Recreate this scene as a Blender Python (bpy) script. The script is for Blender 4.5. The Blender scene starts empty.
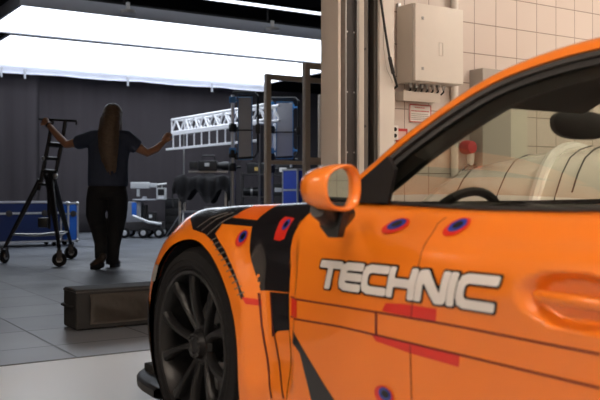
import bpy, bmesh, math, random
from mathutils import Vector, Matrix
from mathutils.geometry import delaunay_2d_cdt
PI = math.pi
R = math.radians
random.seed(7)
SC = bpy.context.scene
COL = SC.collection

# ------------------------------------------------------------------ camera, world, exposure
CAM_H = 0.90
FPX, CX, CY = 850.0, 300.0, 190.0
HEAD = R(32.9)
cam = bpy.data.objects.new('camera', bpy.data.cameras.new('camera'))
COL.objects.link(cam)
cam.location = (0, 0, CAM_H)
cam.rotation_euler = (R(90), 0, -HEAD)
cam.data.sensor_width = 36
cam.data.lens = FPX * 36 / 600
cam.data.shift_y = 10.0 / 600 * -1
cam.data.clip_start = 0.05
cam.data.dof.use_dof = True
cam.data.dof.focus_distance = 5.0
cam.data.dof.aperture_fstop = 4.5
SC.camera = cam
SC.view_settings.view_transform = 'Standard'
SC.view_settings.look = 'None'
SC.view_settings.exposure = 0.0
SC.view_settings.gamma = 1.0
SC.view_settings.use_curve_mapping = False
world = bpy.data.worlds.new('world')
SC.world = world
world.use_nodes = True
world.node_tree.nodes['Background'].inputs['Color'].default_value = (0.02, 0.02, 0.025, 1)
world.node_tree.nodes['Background'].inputs['Strength'].default_value = 0.3
SOFTBOX_POWER = 3.2      # studio soft boxes
TUBE_POWER = 58.0        # garage ceiling lamps
WARM = (1.0, 0.845, 0.71)
COOL = (0.84, 0.91, 1.0)

# ------------------------------------------------------------------ helpers
_m = {}
def mat(name, col, rough=0.5, metal=0.0, emit=None, estr=0.0, coat=0.0, spec=0.5, noise=0.0, nscale=20.0, bump=0.0, bscale=60.0, sheen=0.0):
    if name in _m: return _m[name]
    m = bpy.data.materials.new(name); m.use_nodes = True
    nt = m.node_tree; b = nt.nodes['Principled BSDF']
    b.inputs['Base Color'].default_value = (*col, 1)
    b.inputs['Roughness'].default_value = rough
    b.inputs['Metallic'].default_value = metal
    b.inputs['Coat Weight'].default_value = coat
    b.inputs['Coat Roughness'].default_value = 0.06
    b.inputs['Specular IOR Level'].default_value = spec
    b.inputs['Sheen Weight'].default_value = sheen
    if emit:
        b.inputs['Emission Color'].default_value = (*emit, 1)
        b.inputs['Emission Strength'].default_value = estr
    tc = nt.nodes.new('ShaderNodeTexCoord')
    if noise > 0:
        n = nt.nodes.new('ShaderNodeTexNoise'); n.inputs['Scale'].default_value = nscale
        n.inputs['Detail'].default_value = 5
        nt.links.new(tc.outputs['Object'], n.inputs['Vector'])
        mx = nt.nodes.new('ShaderNodeMix'); mx.data_type = 'RGBA'
        mx.inputs['A'].default_value = (*[c * (1 - noise) for c in col], 1)
        mx.inputs['B'].default_value = (*[min(1, c * (1 + noise)) for c in col], 1)
        nt.links.new(n.outputs['Fac'], mx.inputs['Factor'])
        nt.links.new(mx.outputs['Result'], b.inputs['Base Color'])
    if bump > 0:
        n2 = nt.nodes.new('ShaderNodeTexNoise'); n2.inputs['Scale'].default_value = bscale
        nt.links.new(tc.outputs['Object'], n2.inputs['Vector'])
        bp = nt.nodes.new('ShaderNodeBump'); bp.inputs['Strength'].default_value = bump
        bp.inputs['Distance'].default_value = 0.02
        nt.links.new(n2.outputs['Fac'], bp.inputs['Height'])
        nt.links.new(bp.outputs['Normal'], b.inputs['Normal'])
    _m[name] = m
    return m

def glass_mat(name, tint, refl=1.0):
    m = bpy.data.materials.new(name); m.use_nodes = True
    nt = m.node_tree; nt.nodes.clear()
    o = nt.nodes.new('ShaderNodeOutputMaterial'); t = nt.nodes.new('ShaderNodeBsdfTransparent')
    g = nt.nodes.new('ShaderNodeBsdfGlossy'); g.inputs['Roughness'].default_value = 0.01
    t.inputs['Color'].default_value = (*tint, 1)
    fr = nt.nodes.new('ShaderNodeLayerWeight'); fr.inputs['Blend'].default_value = 0.5
    pw = nt.nodes.new('ShaderNodeMath'); pw.operation = 'POWER'; pw.inputs[1].default_value = 4.5
    mu = nt.nodes.new('ShaderNodeMath'); mu.operation = 'MULTIPLY_ADD'; mu.inputs[1].default_value = 0.9 * refl; mu.inputs[2].default_value = 0.06 * refl
    mx = nt.nodes.new('ShaderNodeMixShader')
    nt.links.new(fr.outputs['Facing'], pw.inputs[0]); nt.links.new(pw.outputs[0], mu.inputs[0]); nt.links.new(mu.outputs[0], mx.inputs[0])
    nt.links.new(t.outputs[0], mx.inputs[1]); nt.links.new(g.outputs[0], mx.inputs[2])
    nt.links.new(mx.outputs[0], o.inputs[0])
    return m

def grid_mat(name, col, gcol, size, gap, rough, axes=(0, 1), off=(0, 0), var=0.04, bumpn=0.0, rvar=0.0, coat=0.0, nscale=2.5):
    """tiles laid in a square grid in the object's own metres"""
    m = bpy.data.materials.new(name); m.use_nodes = True
    nt = m.node_tree; b = nt.nodes['Principled BSDF']; L = nt.links.new
    tc = nt.nodes.new('ShaderNodeTexCoord'); sp = nt.nodes.new('ShaderNodeSeparateXYZ')
    L(tc.outputs['Object'], sp.inputs[0])
    def M(op, a, bb=None):
        n = nt.nodes.new('ShaderNodeMath'); n.operation = op
        for i, v in enumerate((a, bb)):
            if v is None: continue
            if isinstance(v, (int, float)): n.inputs[i].default_value = v
            else: L(v, n.inputs[i])
        return n.outputs[0]
    ds, ids = [], []
    for k, ax in enumerate(axes):
        v = M('DIVIDE', M('ADD', sp.outputs[ax], off[k]), size[k])
        f = M('FRACT', v); ids.append(M('FLOOR', v))
        d = M('MULTIPLY', M('MINIMUM', f, M('SUBTRACT', 1.0, f)), size[k])
        ds.append(d)
    d = M('MINIMUM', ds[0], ds[1])
    mr = nt.nodes.new('ShaderNodeMapRange'); L(d, mr.inputs['Value'])
    mr.inputs['From Min'].default_value = gap * 0.4; mr.inputs['From Max'].default_value = gap
    cb = nt.nodes.new('ShaderNodeCombineXYZ'); L(ids[0], cb.inputs[0]); L(ids[1], cb.inputs[1])
    wn = nt.nodes.new('ShaderNodeTexWhiteNoise'); wn.noise_dimensions = '3D'; L(cb.outputs[0], wn.inputs['Vector'])
    ns = nt.nodes.new('ShaderNodeTexNoise'); ns.inputs['Scale'].default_value = nscale; ns.inputs['Detail'].default_value = 6
    L(tc.outputs['Object'], ns.inputs['Vector'])
    vv = M('ADD', M('MULTIPLY', M('SUBTRACT', wn.outputs['Value'], 0.5), var * 2), M('MULTIPLY', M('SUBTRACT', ns.outputs['Fac'], 0.5), var * 3))
    hs = nt.nodes.new('ShaderNodeHueSaturation'); hs.inputs['Color'].default_value = (*col, 1)
    L(M('ADD', vv, 1.0), hs.inputs['Value'])
    mx = nt.nodes.new('ShaderNodeMix'); mx.data_type = 'RGBA'
    L(mr.outputs[0], mx.inputs['Factor']); mx.inputs['A'].default_value = (*gcol, 1); L(hs.outputs[0], mx.inputs['B'])
    L(mx.outputs['Result'], b.inputs['Base Color'])
    b.inputs['Coat Weight'].default_value = coat
    L(M('ADD', M('MULTIPLY', M('SUBTRACT', ns.outputs['Fac'], 0.5), rvar), rough), b.inputs['Roughness'])
    bp = nt.nodes.new('ShaderNodeBump'); bp.inputs['Strength'].default_value = 0.6; bp.inputs['Distance'].default_value = 0.003
    L(M('ADD', mr.outputs[0], M('MULTIPLY', ns.outputs['Fac'], bumpn)), bp.inputs['Height']); L(bp.outputs['Normal'], b.inputs['Normal'])
    return m

def link(name, me, parent=None, m=None, ang=35, smooth=True):
    o = bpy.data.objects.new(name, me); COL.objects.link(o)
    if parent: o.parent = parent
    if m:
        for x in (m if isinstance(m, (list, tuple)) else [m]): me.materials.append(x)
    if smooth:
        for p in me.polygons: p.use_smooth = True
        if ang: me.set_sharp_from_angle(angle=R(ang))
    return o

def thing(name, label, cat, loc=(0, 0, 0), rz=0, group=None):
    o = bpy.data.objects.new(name, None); COL.objects.link(o)
    o.empty_display_size = 0.1
    o.location = loc; o.rotation_euler = (0, 0, rz)
    o['label'] = label; o['category'] = cat
    if group: o['group'] = group
    return o

def tag(o, label, cat, group=None, kind=None):
    o['label'] = label; o['category'] = cat
    if group: o['group'] = group
    if kind: o['kind'] = kind
    return o

def copy_tree(o, parent=None, **kw):
    c = o.copy(); COL.objects.link(c)
    if parent: c.parent = parent
    for ch in list(o.children): copy_tree(ch, c)
    for k, v in kw.items(): c[k] = v
    return c

class MB:
    """collects simple shaped pieces into one mesh"""
    def __init__(s): s.bm = bmesh.new()
    def _add(s, t, M=None):
        if M is not None: bmesh.ops.transform(t, matrix=M, verts=t.verts)
        me = bpy.data.meshes.new('t'); t.to_mesh(me); t.free()
        s.bm.from_mesh(me); bpy.data.meshes.remove(me); return s
    def box(s, x0, x1, y0, y1, z0, z1, bev=0.0, M=None, seg=2):
        t = bmesh.new(); bmesh.ops.create_cube(t, size=1)
        bmesh.ops.scale(t, vec=(abs(x1 - x0), abs(y1 - y0), abs(z1 - z0)), verts=t.verts)
        bmesh.ops.translate(t, vec=((x0 + x1) / 2, (y0 + y1) / 2, (z0 + z1) / 2), verts=t.verts)
        if bev > 0: bmesh.ops.bevel(t, geom=t.edges[:], offset=bev, segments=seg, affect='EDGES', profile=0.7)
        return s._add(t, M)
    def tube(s, pts, r, seg=10, closed=False, cap=True, M=None):
        pts = [Vector(p) for p in pts]; n = len(pts)
        rs = r if isinstance(r, (list, tuple)) else [r] * n
        t = bmesh.new(); rings = []
        prev = None
        for i, p in enumerate(pts):
            if closed: d = (pts[(i + 1) % n] - pts[i - 1])
            else: d = (pts[min(i + 1, n - 1)] - pts[max(i - 1, 0)])
            d.normalize()
            if prev is None:
                a = Vector((0, 0, 1)) if abs(d.z) < 0.9 else Vector((1, 0, 0))
                u = d.cross(a).normalized()
            else:
                u = (prev - d * prev.dot(d)).normalized()
            prev = u; w = d.cross(u)
            rings.append([t.verts.new(p + (u * math.cos(2 * PI * k / seg) + w * math.sin(2 * PI * k / seg)) * rs[i]) for k in range(seg)])
        for i in range(n if closed else n - 1):
            a, b = rings[i], rings[(i + 1) % n]
            for k in range(seg): t.faces.new((a[k], a[(k + 1) % seg], b[(k + 1) % seg], b[k]))
        if cap and not closed:
            t.faces.new(rings[0][::-1]); t.faces.new(rings[-1])
        bmesh.ops.recalc_face_normals(t, faces=t.faces)
        return s._add(t, M)
    def lathe(s, prof, seg=32, M=None, closed=False, a0=0, a1=2 * PI):
        """profile of (radius, height) turned about local z"""
        t = bmesh.new(); full = abs(a1 - a0 - 2 * PI) < 1e-6
        ns = seg if full else seg + 1
        rings = [[t.verts.new((r * math.cos(a0 + (a1 - a0) * k / seg), r * math.sin(a0 + (a1 - a0) * k / seg), h)) for k in range(ns)] for r, h in prof]
        m = len(prof)
        for i in range(m if closed else m - 1):
            a, b = rings[i], rings[(i + 1) % m]
            for k in range(seg):
                k2 = (k + 1) % ns
                t.faces.new((a[k], a[k2], b[k2], b[k]))
        bmesh.ops.remove_doubles(t, verts=t.verts, dist=1e-5)
        bmesh.ops.recalc_face_normals(t, faces=t.faces)
        return s._add(t, M)
    def prism(s, poly, d0, d1, M=None, bev=0.0):
        """polygon in local xy pushed from z=d0 to z=d1"""
        t = bmesh.new()
        vs = [t.verts.new((p[0], p[1], d0)) for p in poly]; f = t.faces.new(vs)
        r = bmesh.ops.extrude_face_region(t, geom=[f])
        bmesh.ops.translate(t, vec=(0, 0, d1 - d0), verts=[v for v in r['geom'] if isinstance(v, bmesh.types.BMVert)])
        bmesh.ops.recalc_face_normals(t, faces=t.faces)
        if bev > 0: bmesh.ops.bevel(t, geom=t.edges[:], offset=bev, segments=2, affect='EDGES')
        return s._add(t, M)
    def sheet(s, rows, thick=0.0, M=None):
        t = bmesh.new(); g = [[t.verts.new(p) for p in row] for row in rows]
        for i in range(len(g) - 1):
            for j in range(len(g[0]) - 1):
                t.faces.new((g[i][j], g[i][j + 1], g[i + 1][j + 1], g[i + 1][j]))
        if thick: bmesh.ops.solidify(t, geom=t.faces[:], thickness=thick)
        return s._add(t, M)
    def blob(s, c, r, M=None, u=16, v=10):
        t = bmesh.new(); bmesh.ops.create_uvsphere(t, u_segments=u, v_segments=v, radius=1)
        bmesh.ops.scale(t, vec=r, verts=t.verts); bmesh.ops.translate(t, vec=c, verts=t.verts)
        return s._add(t, M)
    def build(s, name, m, parent=None, ang=35, smooth=True):
        me = bpy.data.meshes.new(name); s.bm.to_mesh(me); s.bm.free()
        return link(name, me, parent, m, ang, smooth)

def struct(o): o['kind'] = 'structure'; return o
def TR(x, y, z, rz=0, rx=0, ry=0):
    return Matrix.Translation((x, y, z)) @ Matrix.Rotation(rz, 4, 'Z') @ Matrix.Rotation(ry, 4, 'Y') @ Matrix.Rotation(rx, 4, 'X')
AX_Y = Matrix.Rotation(-PI / 2, 4, 'X')   # local z -> +y
AX_X = Matrix.Rotation(PI / 2, 4, 'Y')    # local z -> +x

# ------------------------------------------------------------------ materials
ORANGE = mat('orange_paint', (0.93, 0.225, 0.010), 0.34, coat=1.0, spec=0.5, noise=0.02, nscale=3)
BLACKP = mat('black_foil', (0.012, 0.011, 0.013), 0.22, coat=0.6, noise=0.15, nscale=8)
BLACKPL = mat('black_plastic', (0.012, 0.012, 0.013), 0.45, noise=0.2, nscale=30)
RUBBER = mat('rubber', (0.010, 0.010, 0.011), 0.85, spec=.25, noise=0.2, nscale=40, bump=0.15, bscale=120)
RIMM = mat('dark_alloy', (0.010, 0.010, 0.011), 0.36, spec=.4, noise=0.1)
RED = mat('red_foil', (0.72, 0.022, 0.008), 0.4, coat=0.6, noise=0.05)
BLUE = mat('blue_foil', (0.015, 0.04, 0.30), 0.4, coat=0.6, noise=0.05)
DKLINE = mat('dark_red_line', (0.14, 0.008, 0.01), 0.5, noise=0.1)
WHITEF = mat('white_foil', (0.80, 0.77, 0.74), 0.45, coat=0.4, noise=0.02)
LINER = mat('black_lining', (0.008, 0.008, 0.008), 0.9, noise=0.3)
TRIM = mat('trim_grey', (0.035, 0.032, 0.03), 0.5, noise=0.2)
CABIN = mat('cabin_dark', (0.018, 0.017, 0.017), 0.7, noise=0.2, nscale=40)
CREAM = mat('cream_paint', (0.70, 0.64, 0.57), 0.5, noise=0.03, nscale=4)
CREAM2 = mat('cream_metal', (0.62, 0.58, 0.52), 0.42, noise=0.03, nscale=5)
DARKSTEEL = mat('dark_steel', (0.06, 0.055, 0.055), 0.5, metal=0.4, noise=0.2)
STEEL = mat('steel', (0.45, 0.45, 0.45), 0.35, metal=0.9, noise=0.1)
ALU = mat('aluminium', (0.72, 0.72, 0.74), 0.35, metal=0.55, noise=0.08, nscale=10)
STUDIOBLK = mat('studio_black', (0.025, 0.024, 0.026), 0.85, noise=0.2)
BLACKMET = mat('black_metal', (0.010, 0.010, 0.011), 0.42, noise=0.2)

# ------------------------------------------------------------------ the garage and the studio shell
TH_Y = 4.48
garage_floor = grid_mat('garage_concrete', (.50, .53, .56), (.48, .50, .53), (50, 50), .001, .34, var=.05, rvar=.25, nscale=1.6)
struct(MB().box(-3.6, 9.6, -4.6, TH_Y, -.1, 0).build('floor', garage_floor, smooth=False))
studio_floor = grid_mat('studio_floor_boards', (.135, .145, .165), (.012, .012, .013), (.60, .60), .009, .36, off=(.325, -.10), var=.22, rvar=.30, nscale=1.5)
struct(MB().box(-2.6, 15, TH_Y, 18.2, -.1, 0).build('floor_studio', studio_floor, smooth=False))
struct(MB().box(-2.0, 3.24, TH_Y - .012, TH_Y + .012, 0, .002).build('trim_1', mat('threshold', (.06, .06, .06), .5), smooth=False))
tile = grid_mat('wall_tiles', (.66, .585, .535), (.26, .20, .17), (.23, .23), .0045, .28, axes=(0, 2), off=(-.037, -.101), var=.02, nscale=3)
tileX = grid_mat('side_tiles', (.66, .585, .535), (.26, .20, .17), (.23, .23), .0045, .28, axes=(1, 2), off=(0, -.101), var=.02)
plain = mat('garage_plaster', (.60, .56, .50), .7, noise=.04)
W0 = 4.72
struct(MB().box(3.60, 9.6, W0, W0 + .25, 0, 3.6).build('wall_back', tile, smooth=False))
struct(MB().box(9.6, 9.85, -4.6, W0 + .25, 0, 3.6).build('wall_right', tileX, smooth=False))
struct(MB().box(-3.85, -3.6, -4.6, W0 + .25, 0, 3.6).build('wall_left', plain, smooth=False))
struct(MB().box(-3.85, 9.85, -4.85, -4.6, 0, 3.6).build('wall_front', plain, smooth=False))
struct(MB().box(-3.6, -2.0, W0, W0 + .25, 0, 3.6).build('wall_back_left', tile, smooth=False))
struct(MB().box(-2.0, 3.60, W0, W0 + .25, 3.25, 3.6).build('wall_lintel', plain, smooth=False))
struct(MB().box(-3.85, 9.85, -4.85, W0 + .25, 3.6, 3.75).build('ceiling', mat('garage_ceiling', (.55, .53, .50), .8, noise=.04), smooth=False))
# opening jamb: corner post, tiled strip, door track
struct(MB().box(3.241, 3.262, 4.548, 4.75, 0, 3.25, .003).build('trim_corner_post', CREAM))
struct(MB().box(3.262, 3.60, 4.60, 4.75, 0, 3.25).build('trim_tiled_strip', tile, smooth=False))
t = thing('door_track', 'dark steel and cream vertical track of the hall door beside the opening', 'door track', (3.298, 4.55, 0))
MB().box(0, .010, -.004, .06, 0, 3.2).build('track_edge', STEEL, t)
MB().box(.010, .095, .012, .05, 0, 3.2, .003).build('track_plate', mat('track_plate', (.028, .023, .023), .5, noise=.2), t)
MB().box(.095, .108, -.004, .06, 0, 3.2).build('track_edge', STEEL, t)
MB().box(.108, .150, -.010, .07, 0, 3.2, .003).build('guide_rail', CREAM2, t)
MB().box(.150, .206, .02, .05, 0, 3.2, .003).build('guide_plate', mat('guide_plate', (.14, .125, .115), .45, metal=.3, noise=.1), t)
MB().box(.206, .272, .045, .09, 0, 3.2).build('guide_slot', BLACKMET, t)
MB().box(.240, .272, .00, .09, 0, 3.2, .003).build('guide_lip', mat('guide_lip', (.05, .045, .04), .5), t)
for z in (.35, .75, 1.15, 1.55, 1.95, 2.35):
    for x in (.024, .082): 
        MB().lathe([(0, 0), (.006, 0), (.006, .004), (0, .005)], 10, M=Matrix.Translation((x, .012, z)) @ Matrix.Rotation(PI / 2, 4, 'X')).build('screw', STEEL, t)
for z in (1.33, 1.85): MB().lathe([(0, 0), (.010, 0), (.009, .006), (0, .007)], 12, M=Matrix.Translation((.178, .02, z)) @ Matrix.Rotation(PI / 2, 4, 'X')).build('bolt', DARKSTEEL, t)
struct(MB().box(3.572, 3.700, 4.53, 4.97, 0, 3.25, .006).build('trim_post', mat('post_cream', (.78, .74, .68), .45, noise=.02)))
struct(MB().box(4.585, 4.885, 4.58, W0, 0, 1.81, .004).build('trim_pipe_casing', mat('casing_grey', (.40, .37, .34), .5, noise=.04)))
struct(MB().box(4.885, 5.11, 4.62, W0, 0, 1.70, .004).build('trim_panel', mat('casing_pale', (.66, .63, .56), .5, noise=.04)))

# electric cabinet
t = thing('electrical_cabinet', 'cream metal electrical cabinet with two quarter-turn locks, mounted on the tiled wall', 'cabinet', (3.86, 4.72, 1.655))
MB().box(0, .45, -.19, -.02, 0, .545, .006).build('cabinet_body', CREAM2, t)
d = MB().box(0, .45, -.222, -.194, 0.004, .541, .007).build('cabinet_door', mat('cabinet_cream', (.76, .72, .66), .4, noise=.02), t)
for z in (.09, .44):
    MB().box(.055, .075, -.226, -.2215, z - .011, z + .011, .002).lathe([(0, 0), (.006, 0), (.006, .003), (.0, .003)], 12, M=Matrix.Translation((.065, -.226, z)) @ Matrix.Rotation(PI / 2, 4, 'X')).build('door_lock', STEEL, d)
mb = MB()
for x0, x1, z0, z1 in ((.215, .219, .19, .285), (.250, .254, .19, .285), (.215, .254, .19, .194), (.215, .254, .281, .285)): mb.box(x0, x1, -.2245, -.2215, z0, z1, .0005)
mb.build('plate_holder', CREAM2, d)
for x in (.012, .42):
    MB().box(x, x + .025, -.02, 0, .535, .575, .003).build('wall_bracket', STEEL, t)
for k in range(7):
    x = .06 + .052 * k
    MB().lathe([(0, 0), (.016, 0), (.016, -.012), (.012, -.014), (.012, -.030), (.006, -.034), (0, -.034)], 12, M=Matrix.Translation((x, -.10, 0))).build('cable_gland', STEEL, t)
t = thing('cable_trunking', 'short cream cable trunking below the electrical cabinet', 'cable duct', (3.86, 4.72, 1.50))
MB().box(-.0, .34, -.09, -.001, .035, .095, .003).build('trunking_body', CREAM2, t)
MB().box(.0, .345, -.095, -.089, .03, .10, .002).build('trunking_cover', CREAM, t)
for k in range(7):
    mb = MB(); x = .06 + .052 * k
    mb.tube([(x, -.10, .121), (x, -.10, .11), (x + .002, -.07, .094)], .006, 8); mb.build('cable', BLACKMET, t)
# narrow vertical duct, switch, diagonal cable, warning sign, pipes
t = thing('wall_conduit', 'narrow cream vertical conduit box beside the opening post', 'conduit', (3.75, 4.72, 0))
MB().box(-.045, .045, -.08, 0, 1.39, 1.62, .004).build('conduit_box', CREAM, t)
MB().box(-.02, .02, -.04, 0, 0, 1.385, .003).build('conduit_pipe', CREAM2, t)
MB().tube([(0, -.04, 1.62), (0, -.04, 1.70), (0.0, -.02, 3.5)], .008, 8).build('conduit_tube', CREAM2, t)
t = thing('double_socket', 'small white socket plate with two round black holes below the conduit', 'socket', (3.765, 4.64, 1.30))
MB().box(-.033, .033, -.035, 0, -.05, .05, .006).build('socket_plate', WHITEF, t)
for z in (-.022, .022): MB().lathe([(0, .0), (.014, 0), (.014, .006), (.011, .006), (.010, .002), (0, .002)], 16, M=Matrix.Translation((0, -.034, z)) @ Matrix.Rotation(PI / 2, 4, 'X')).build('socket_hole', BLACKPL, t)
MB().box(-.012, .012, 0, .08, -.03, .03).build('socket_back', CREAM2, t)
mb = MB(); mb.tube([(3.50, 4.50, 2.55), (3.555, 4.50, 2.19), (3.60, 4.50, 1.95), (3.645, 4.50, 1.74), (3.68, 4.50, 1.655), (3.715, 4.52, 1.61), (3.722, 4.61, 1.58)], .0085, 10)
mb.tube([(3.633, 4.50, 1.80), (3.665, 4.50, 1.69)], .013, 10)
o = mb.build('hanging_cable', BLACKPL); tag(o, 'thin black cable slanting down the wall left of the electrical cabinet', 'cable')
mb = MB(); pts = [(3.585, 4.52, 2.5), (3.59, 4.515, 2.1), (3.595, 4.515, 1.85), (3.62, 4.515, 1.72), (3.67, 4.515, 1.64), (3.712, 4.60, 1.60)]
o = MB().tube(pts, .003, 6).build('thin_wire', CREAM2); tag(o, 'thin pale wire hanging in a loop beside the black slanting cable', 'wire')
t = thing('warning_sign', 'white sheet with a red border and small print below the cable trunking', 'sign', (4.09, 4.716, 1.455))
MB().box(-.105, .105, -.004, 0.003, -.066, .066).build('sign_plate', mat('sign_white', (.80, .76, .72), .5), t, smooth=False)
sred = mat('sign_red', (.50, .04, .04), .5)
mb = MB()
for x0, x1, z0, z1 in ((-.103, .103, .058, .065), (-.103, .103, -.065, -.058), (-.103, -.096, -.065, .065), (.096, .103, -.065, .065)): mb.box(x0, x1, -.006, -.004, z0, z1)
mb.build('sign_border', sred, t, smooth=False)
def text(s, size, loc, rot, m, parent, name, ext=.0006):
    c = bpy.data.curves.new(name, 'FONT'); c.body = s; c.size = size; c.extrude = ext; c.align_x = 'CENTER'; c.align_y = 'CENTER'
    o = bpy.data.objects.new(name, c); COL.objects.link(o); dg = bpy.context.evaluated_depsgraph_get()
    me = bpy.data.meshes.new_from_object(o.evaluated_get(dg)); bpy.data.objects.remove(o)
    o = bpy.data.objects.new(name, me); COL.objects.link(o); me.materials.clear(); me.materials.append(m); o.location = loc; o.rotation_euler = rot; o.parent = parent; return o
mb = MB()
random.seed(3)
for z, a, b in ((.042, -.05, .04),): 
    x = a
    while x < b: w = random.uniform(.010, .022); mb.box(x, min(x + w, b), -.0055, -.004, z - .003, z + .003); x += w + .004
x = -.085
while x < .08: w = random.uniform(.010, .026); mb.box(x, min(x + w, .085), -.0055, -.004, .014, .021); x += w + .004
mb.build('red_print', sred, t, smooth=False)
mb = MB()
for z in (-.004, -.018, -.032, -.044):
    x = -.085
    while x < .075: w = random.uniform(.008, .022); mb.box(x, min(x + w, .085), -.0055, -.004, z - .0018, z + .0018); x += w + .004
mb.build('grey_print', mat('print_grey', (.25, .22, .2), .6), t, smooth=False)
t = thing('warning_sticker', 'small red edged sticker beside the double socket', 'sticker', (3.92, 4.716, 1.29))
MB().box(-.05, .05, -.003, .003, -.05, .05).build('sticker_plate', sred, t, smooth=False)
MB().box(-.036, .036, -.005, -.003, -.03, .03).build('sticker_field', mat('sticker_pink', (.70, .45, .40), .5), t, smooth=False)
for x, r, lab in ((4.40, .028, 'thick pale pipe running up the wall just right of the electrical cabinet'),):
    mb = MB(); mb.tube([(x, 4.685, 0), (x, 4.685, 3.6)], r, 14); o = mb.build('wall_pipe', mat('pipe_white', (.78, .75, .70), .4)); tag(o, lab, 'pipe')
t = thing('red_plug', 'red industrial plug socket hanging on the tiled wall, seen through the car window', 'plug', (4.52, 4.69, 1.22))
MB().lathe([(0, 0), (.05, 0), (.055, .04), (.045, .09), (.03, .095), (0, .09)], 20, M=Matrix.Translation((0, .02, 0)) @ Matrix.Rotation(PI / 2, 4, 'X')).build('plug_cap', mat('plug_red', (.60, .03, .04), .4, noise=.1), t)
MB().lathe([(0, 0), (.03, 0), (.028, -.06), (.018, -.09), (0, -.09)], 16, M=Matrix.Translation((.02, -.03, -.045))).build('plug_body', WHITEF, t)
mb = MB(); mb.tube([(.02 - .10 * math.sin(a * .9), -.03 + .0 * a, -.13 - .09 * (1 - math.cos(a))) for a in [k * .35 for k in range(20)]], .009, 8)
mb.build('plug_cable', BLACKMET, t)

# garage ceiling lamps
lampm = mat('tube_glow', (.9, .85, .8), .5, emit=WARM, estr=TUBE_POWER)
proto = thing('ceiling_lamp', 'long warm white ceiling lamp', 'ceiling lamp', (0, 0, 3.6), 0, 'ceiling lamps of the garage')
MB().box(-.11, .11, -.78, .78, -.11, -.0, .01).build('lamp_body', CREAM, proto)
MB().box(-.09, .09, -.75, .75, -.14, -.109, .01).build('lamp_diffuser', lampm, proto)
spots = [(-2.2, 3.60), (.4, .2), (6.2, 3.0), (4.2, .6), (7.8, .8), (-1.6, -1.6), (1.6, -1.8), (4.6, -2.4)]
for i, (x, y) in enumerate(spots):
    o = proto if i == 0 else copy_tree(proto)
    o.location = (x, y, 3.6)
    o.rotation_euler = (0, 0, PI / 2 if i in (2,4) else 0)

# ------------------------------------------------------------------ studio shell
blk = mat('studio_wall', (.03, .028, .03), .9, noise=.2)
struct(MB().box(-2.85, -2.6, W0 + .25, 18.4, 0, 5.4).build('wall_studio_left', blk, smooth=False))
struct(MB().box(15, 15.25, W0 + .25, 18.4, 0, 5.4).build('wall_studio_right', blk, smooth=False))
struct(MB().box(-2.85, 15.25, 18.2, 18.4, 0, 5.4).build('wall_studio_back', blk, smooth=False))
struct(MB().box(-2.6, 15, W0 + .02, W0 + .25, 3.6, 5.4).box(-2.6, -2.0, W0 + .26, W0 + .3, 0, 3.6).box(9.85, 15, W0 + .02, W0 + .25, 0, 3.6).build('wall_studio_front', blk, smooth=False))
struct(MB().box(-2.85, 15.25, W0, 18.4, 5.4, 5.5).build('ceiling_studio', blk, smooth=False))
drapem = mat('black_molton', (.075, .064, .072), .95, noise=.10, nscale=1.2, sheen=.15)
def drape(name, x0, x1, y, z0, z1, label, amp=.035, per=.9):
    mb = MB(); rows = []; n = int((x1 - x0) / .09); ph = random.random() * 6
    for j in range(9):
        z = z0 + (z1 - z0) * j / 8; f = 1 - .4 * j / 8
        rows.append([(x0 + (x1 - x0) * i / n, y + f * amp * (math.sin(2 * PI * (x0 + (x1 - x0) * i / n) / per + ph) + .5 * math.sin(2 * PI * i / n * 23 + ph * 2 + j * .2)), z) for i in range(n + 1)])
    mb.sheet(rows, thick=.004); o = mb.build(name, drapem, ang=None); tag(o, label, 'curtain'); return o
drape('curtain', -2.4, 4.9, 17.25, .01, 3.25, 'wide dark grey curtain behind the blue flight case and the rolling stand')
drape('curtain', 4.6, 10.4, 17.42, .01, 3.25, 'wide dark grey curtain behind the long-haired person and the camera dolly')
drape('curtain', 10.1, 14.8, 17.25, .01, 3.25, 'dark curtain at the back right behind the lamp stands and taupe frames')

# soft boxes hung under the studio ceiling
soft = mat('softbox_cloth', (.9, .9, .9), .6, emit=COOL, estr=SOFTBOX_POWER)
greyf = mat('softbox_grey', (.50, .51, .56), .7, noise=.05)
def softbox(x0, x1, y0, y1, z, h, label, ex=()):
    t = thing('studio_softbox', label, 'softbox light', (x0, y0, z)); W, D = x1 - x0, y1 - y0
    MB().box(.03, W - .03, .03, D - .03, .02, .03).build('diffuser_cloth', soft, t, smooth=False)
    fr = MB(); e = .04
    fr.box(0, W, 0, e, 0, h, .004).box(0, W, D - e, D, 0, h, .004).box(0, e, e, D - e, 0, h, .004).box(W - e, W, e, D - e, 0, h, .004)
    fr.build('frame', greyf, t)
    MB().box(.01, W - .01, .01, D - .01, h, h + .03, .004).build('top_cover', STUDIOBLK, t)
    return t
sa = softbox(3.02, 9.75, 11.55, 13.75, 3.37, .17, 'upper large glowing white softbox with a deep grey edge, hung nearer the opening')
sb = softbox(3.43, 10.1, 13.78, 17.05, 3.355, .04, 'lower large glowing white softbox hung behind the first, over the curtain')
mb = MB(); rows = []
for j in range(4):
    rows.append([(.0 + 6.67 * i / 90, 3.19 + .012 * math.sin(i * .9) * j / 3, .0 - .16 * j / 3 - (.02 * abs(math.sin(i * .13))) * j / 3) for i in range(91)])
mb.sheet(rows, thick=.003); mb.build('hanging_skirt', mat('skirt_cloth', (.80, .82, .92), .8, noise=.03), sb, ang=None)
for x in (.65, 1.1, 3.23, 5.2): MB().box(x - .018, x + .018, 3.15, 3.185, -.27, -.08, .004).build('clip', mat('clip_grey', (.35, .36, .40), .5), sb)
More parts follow.
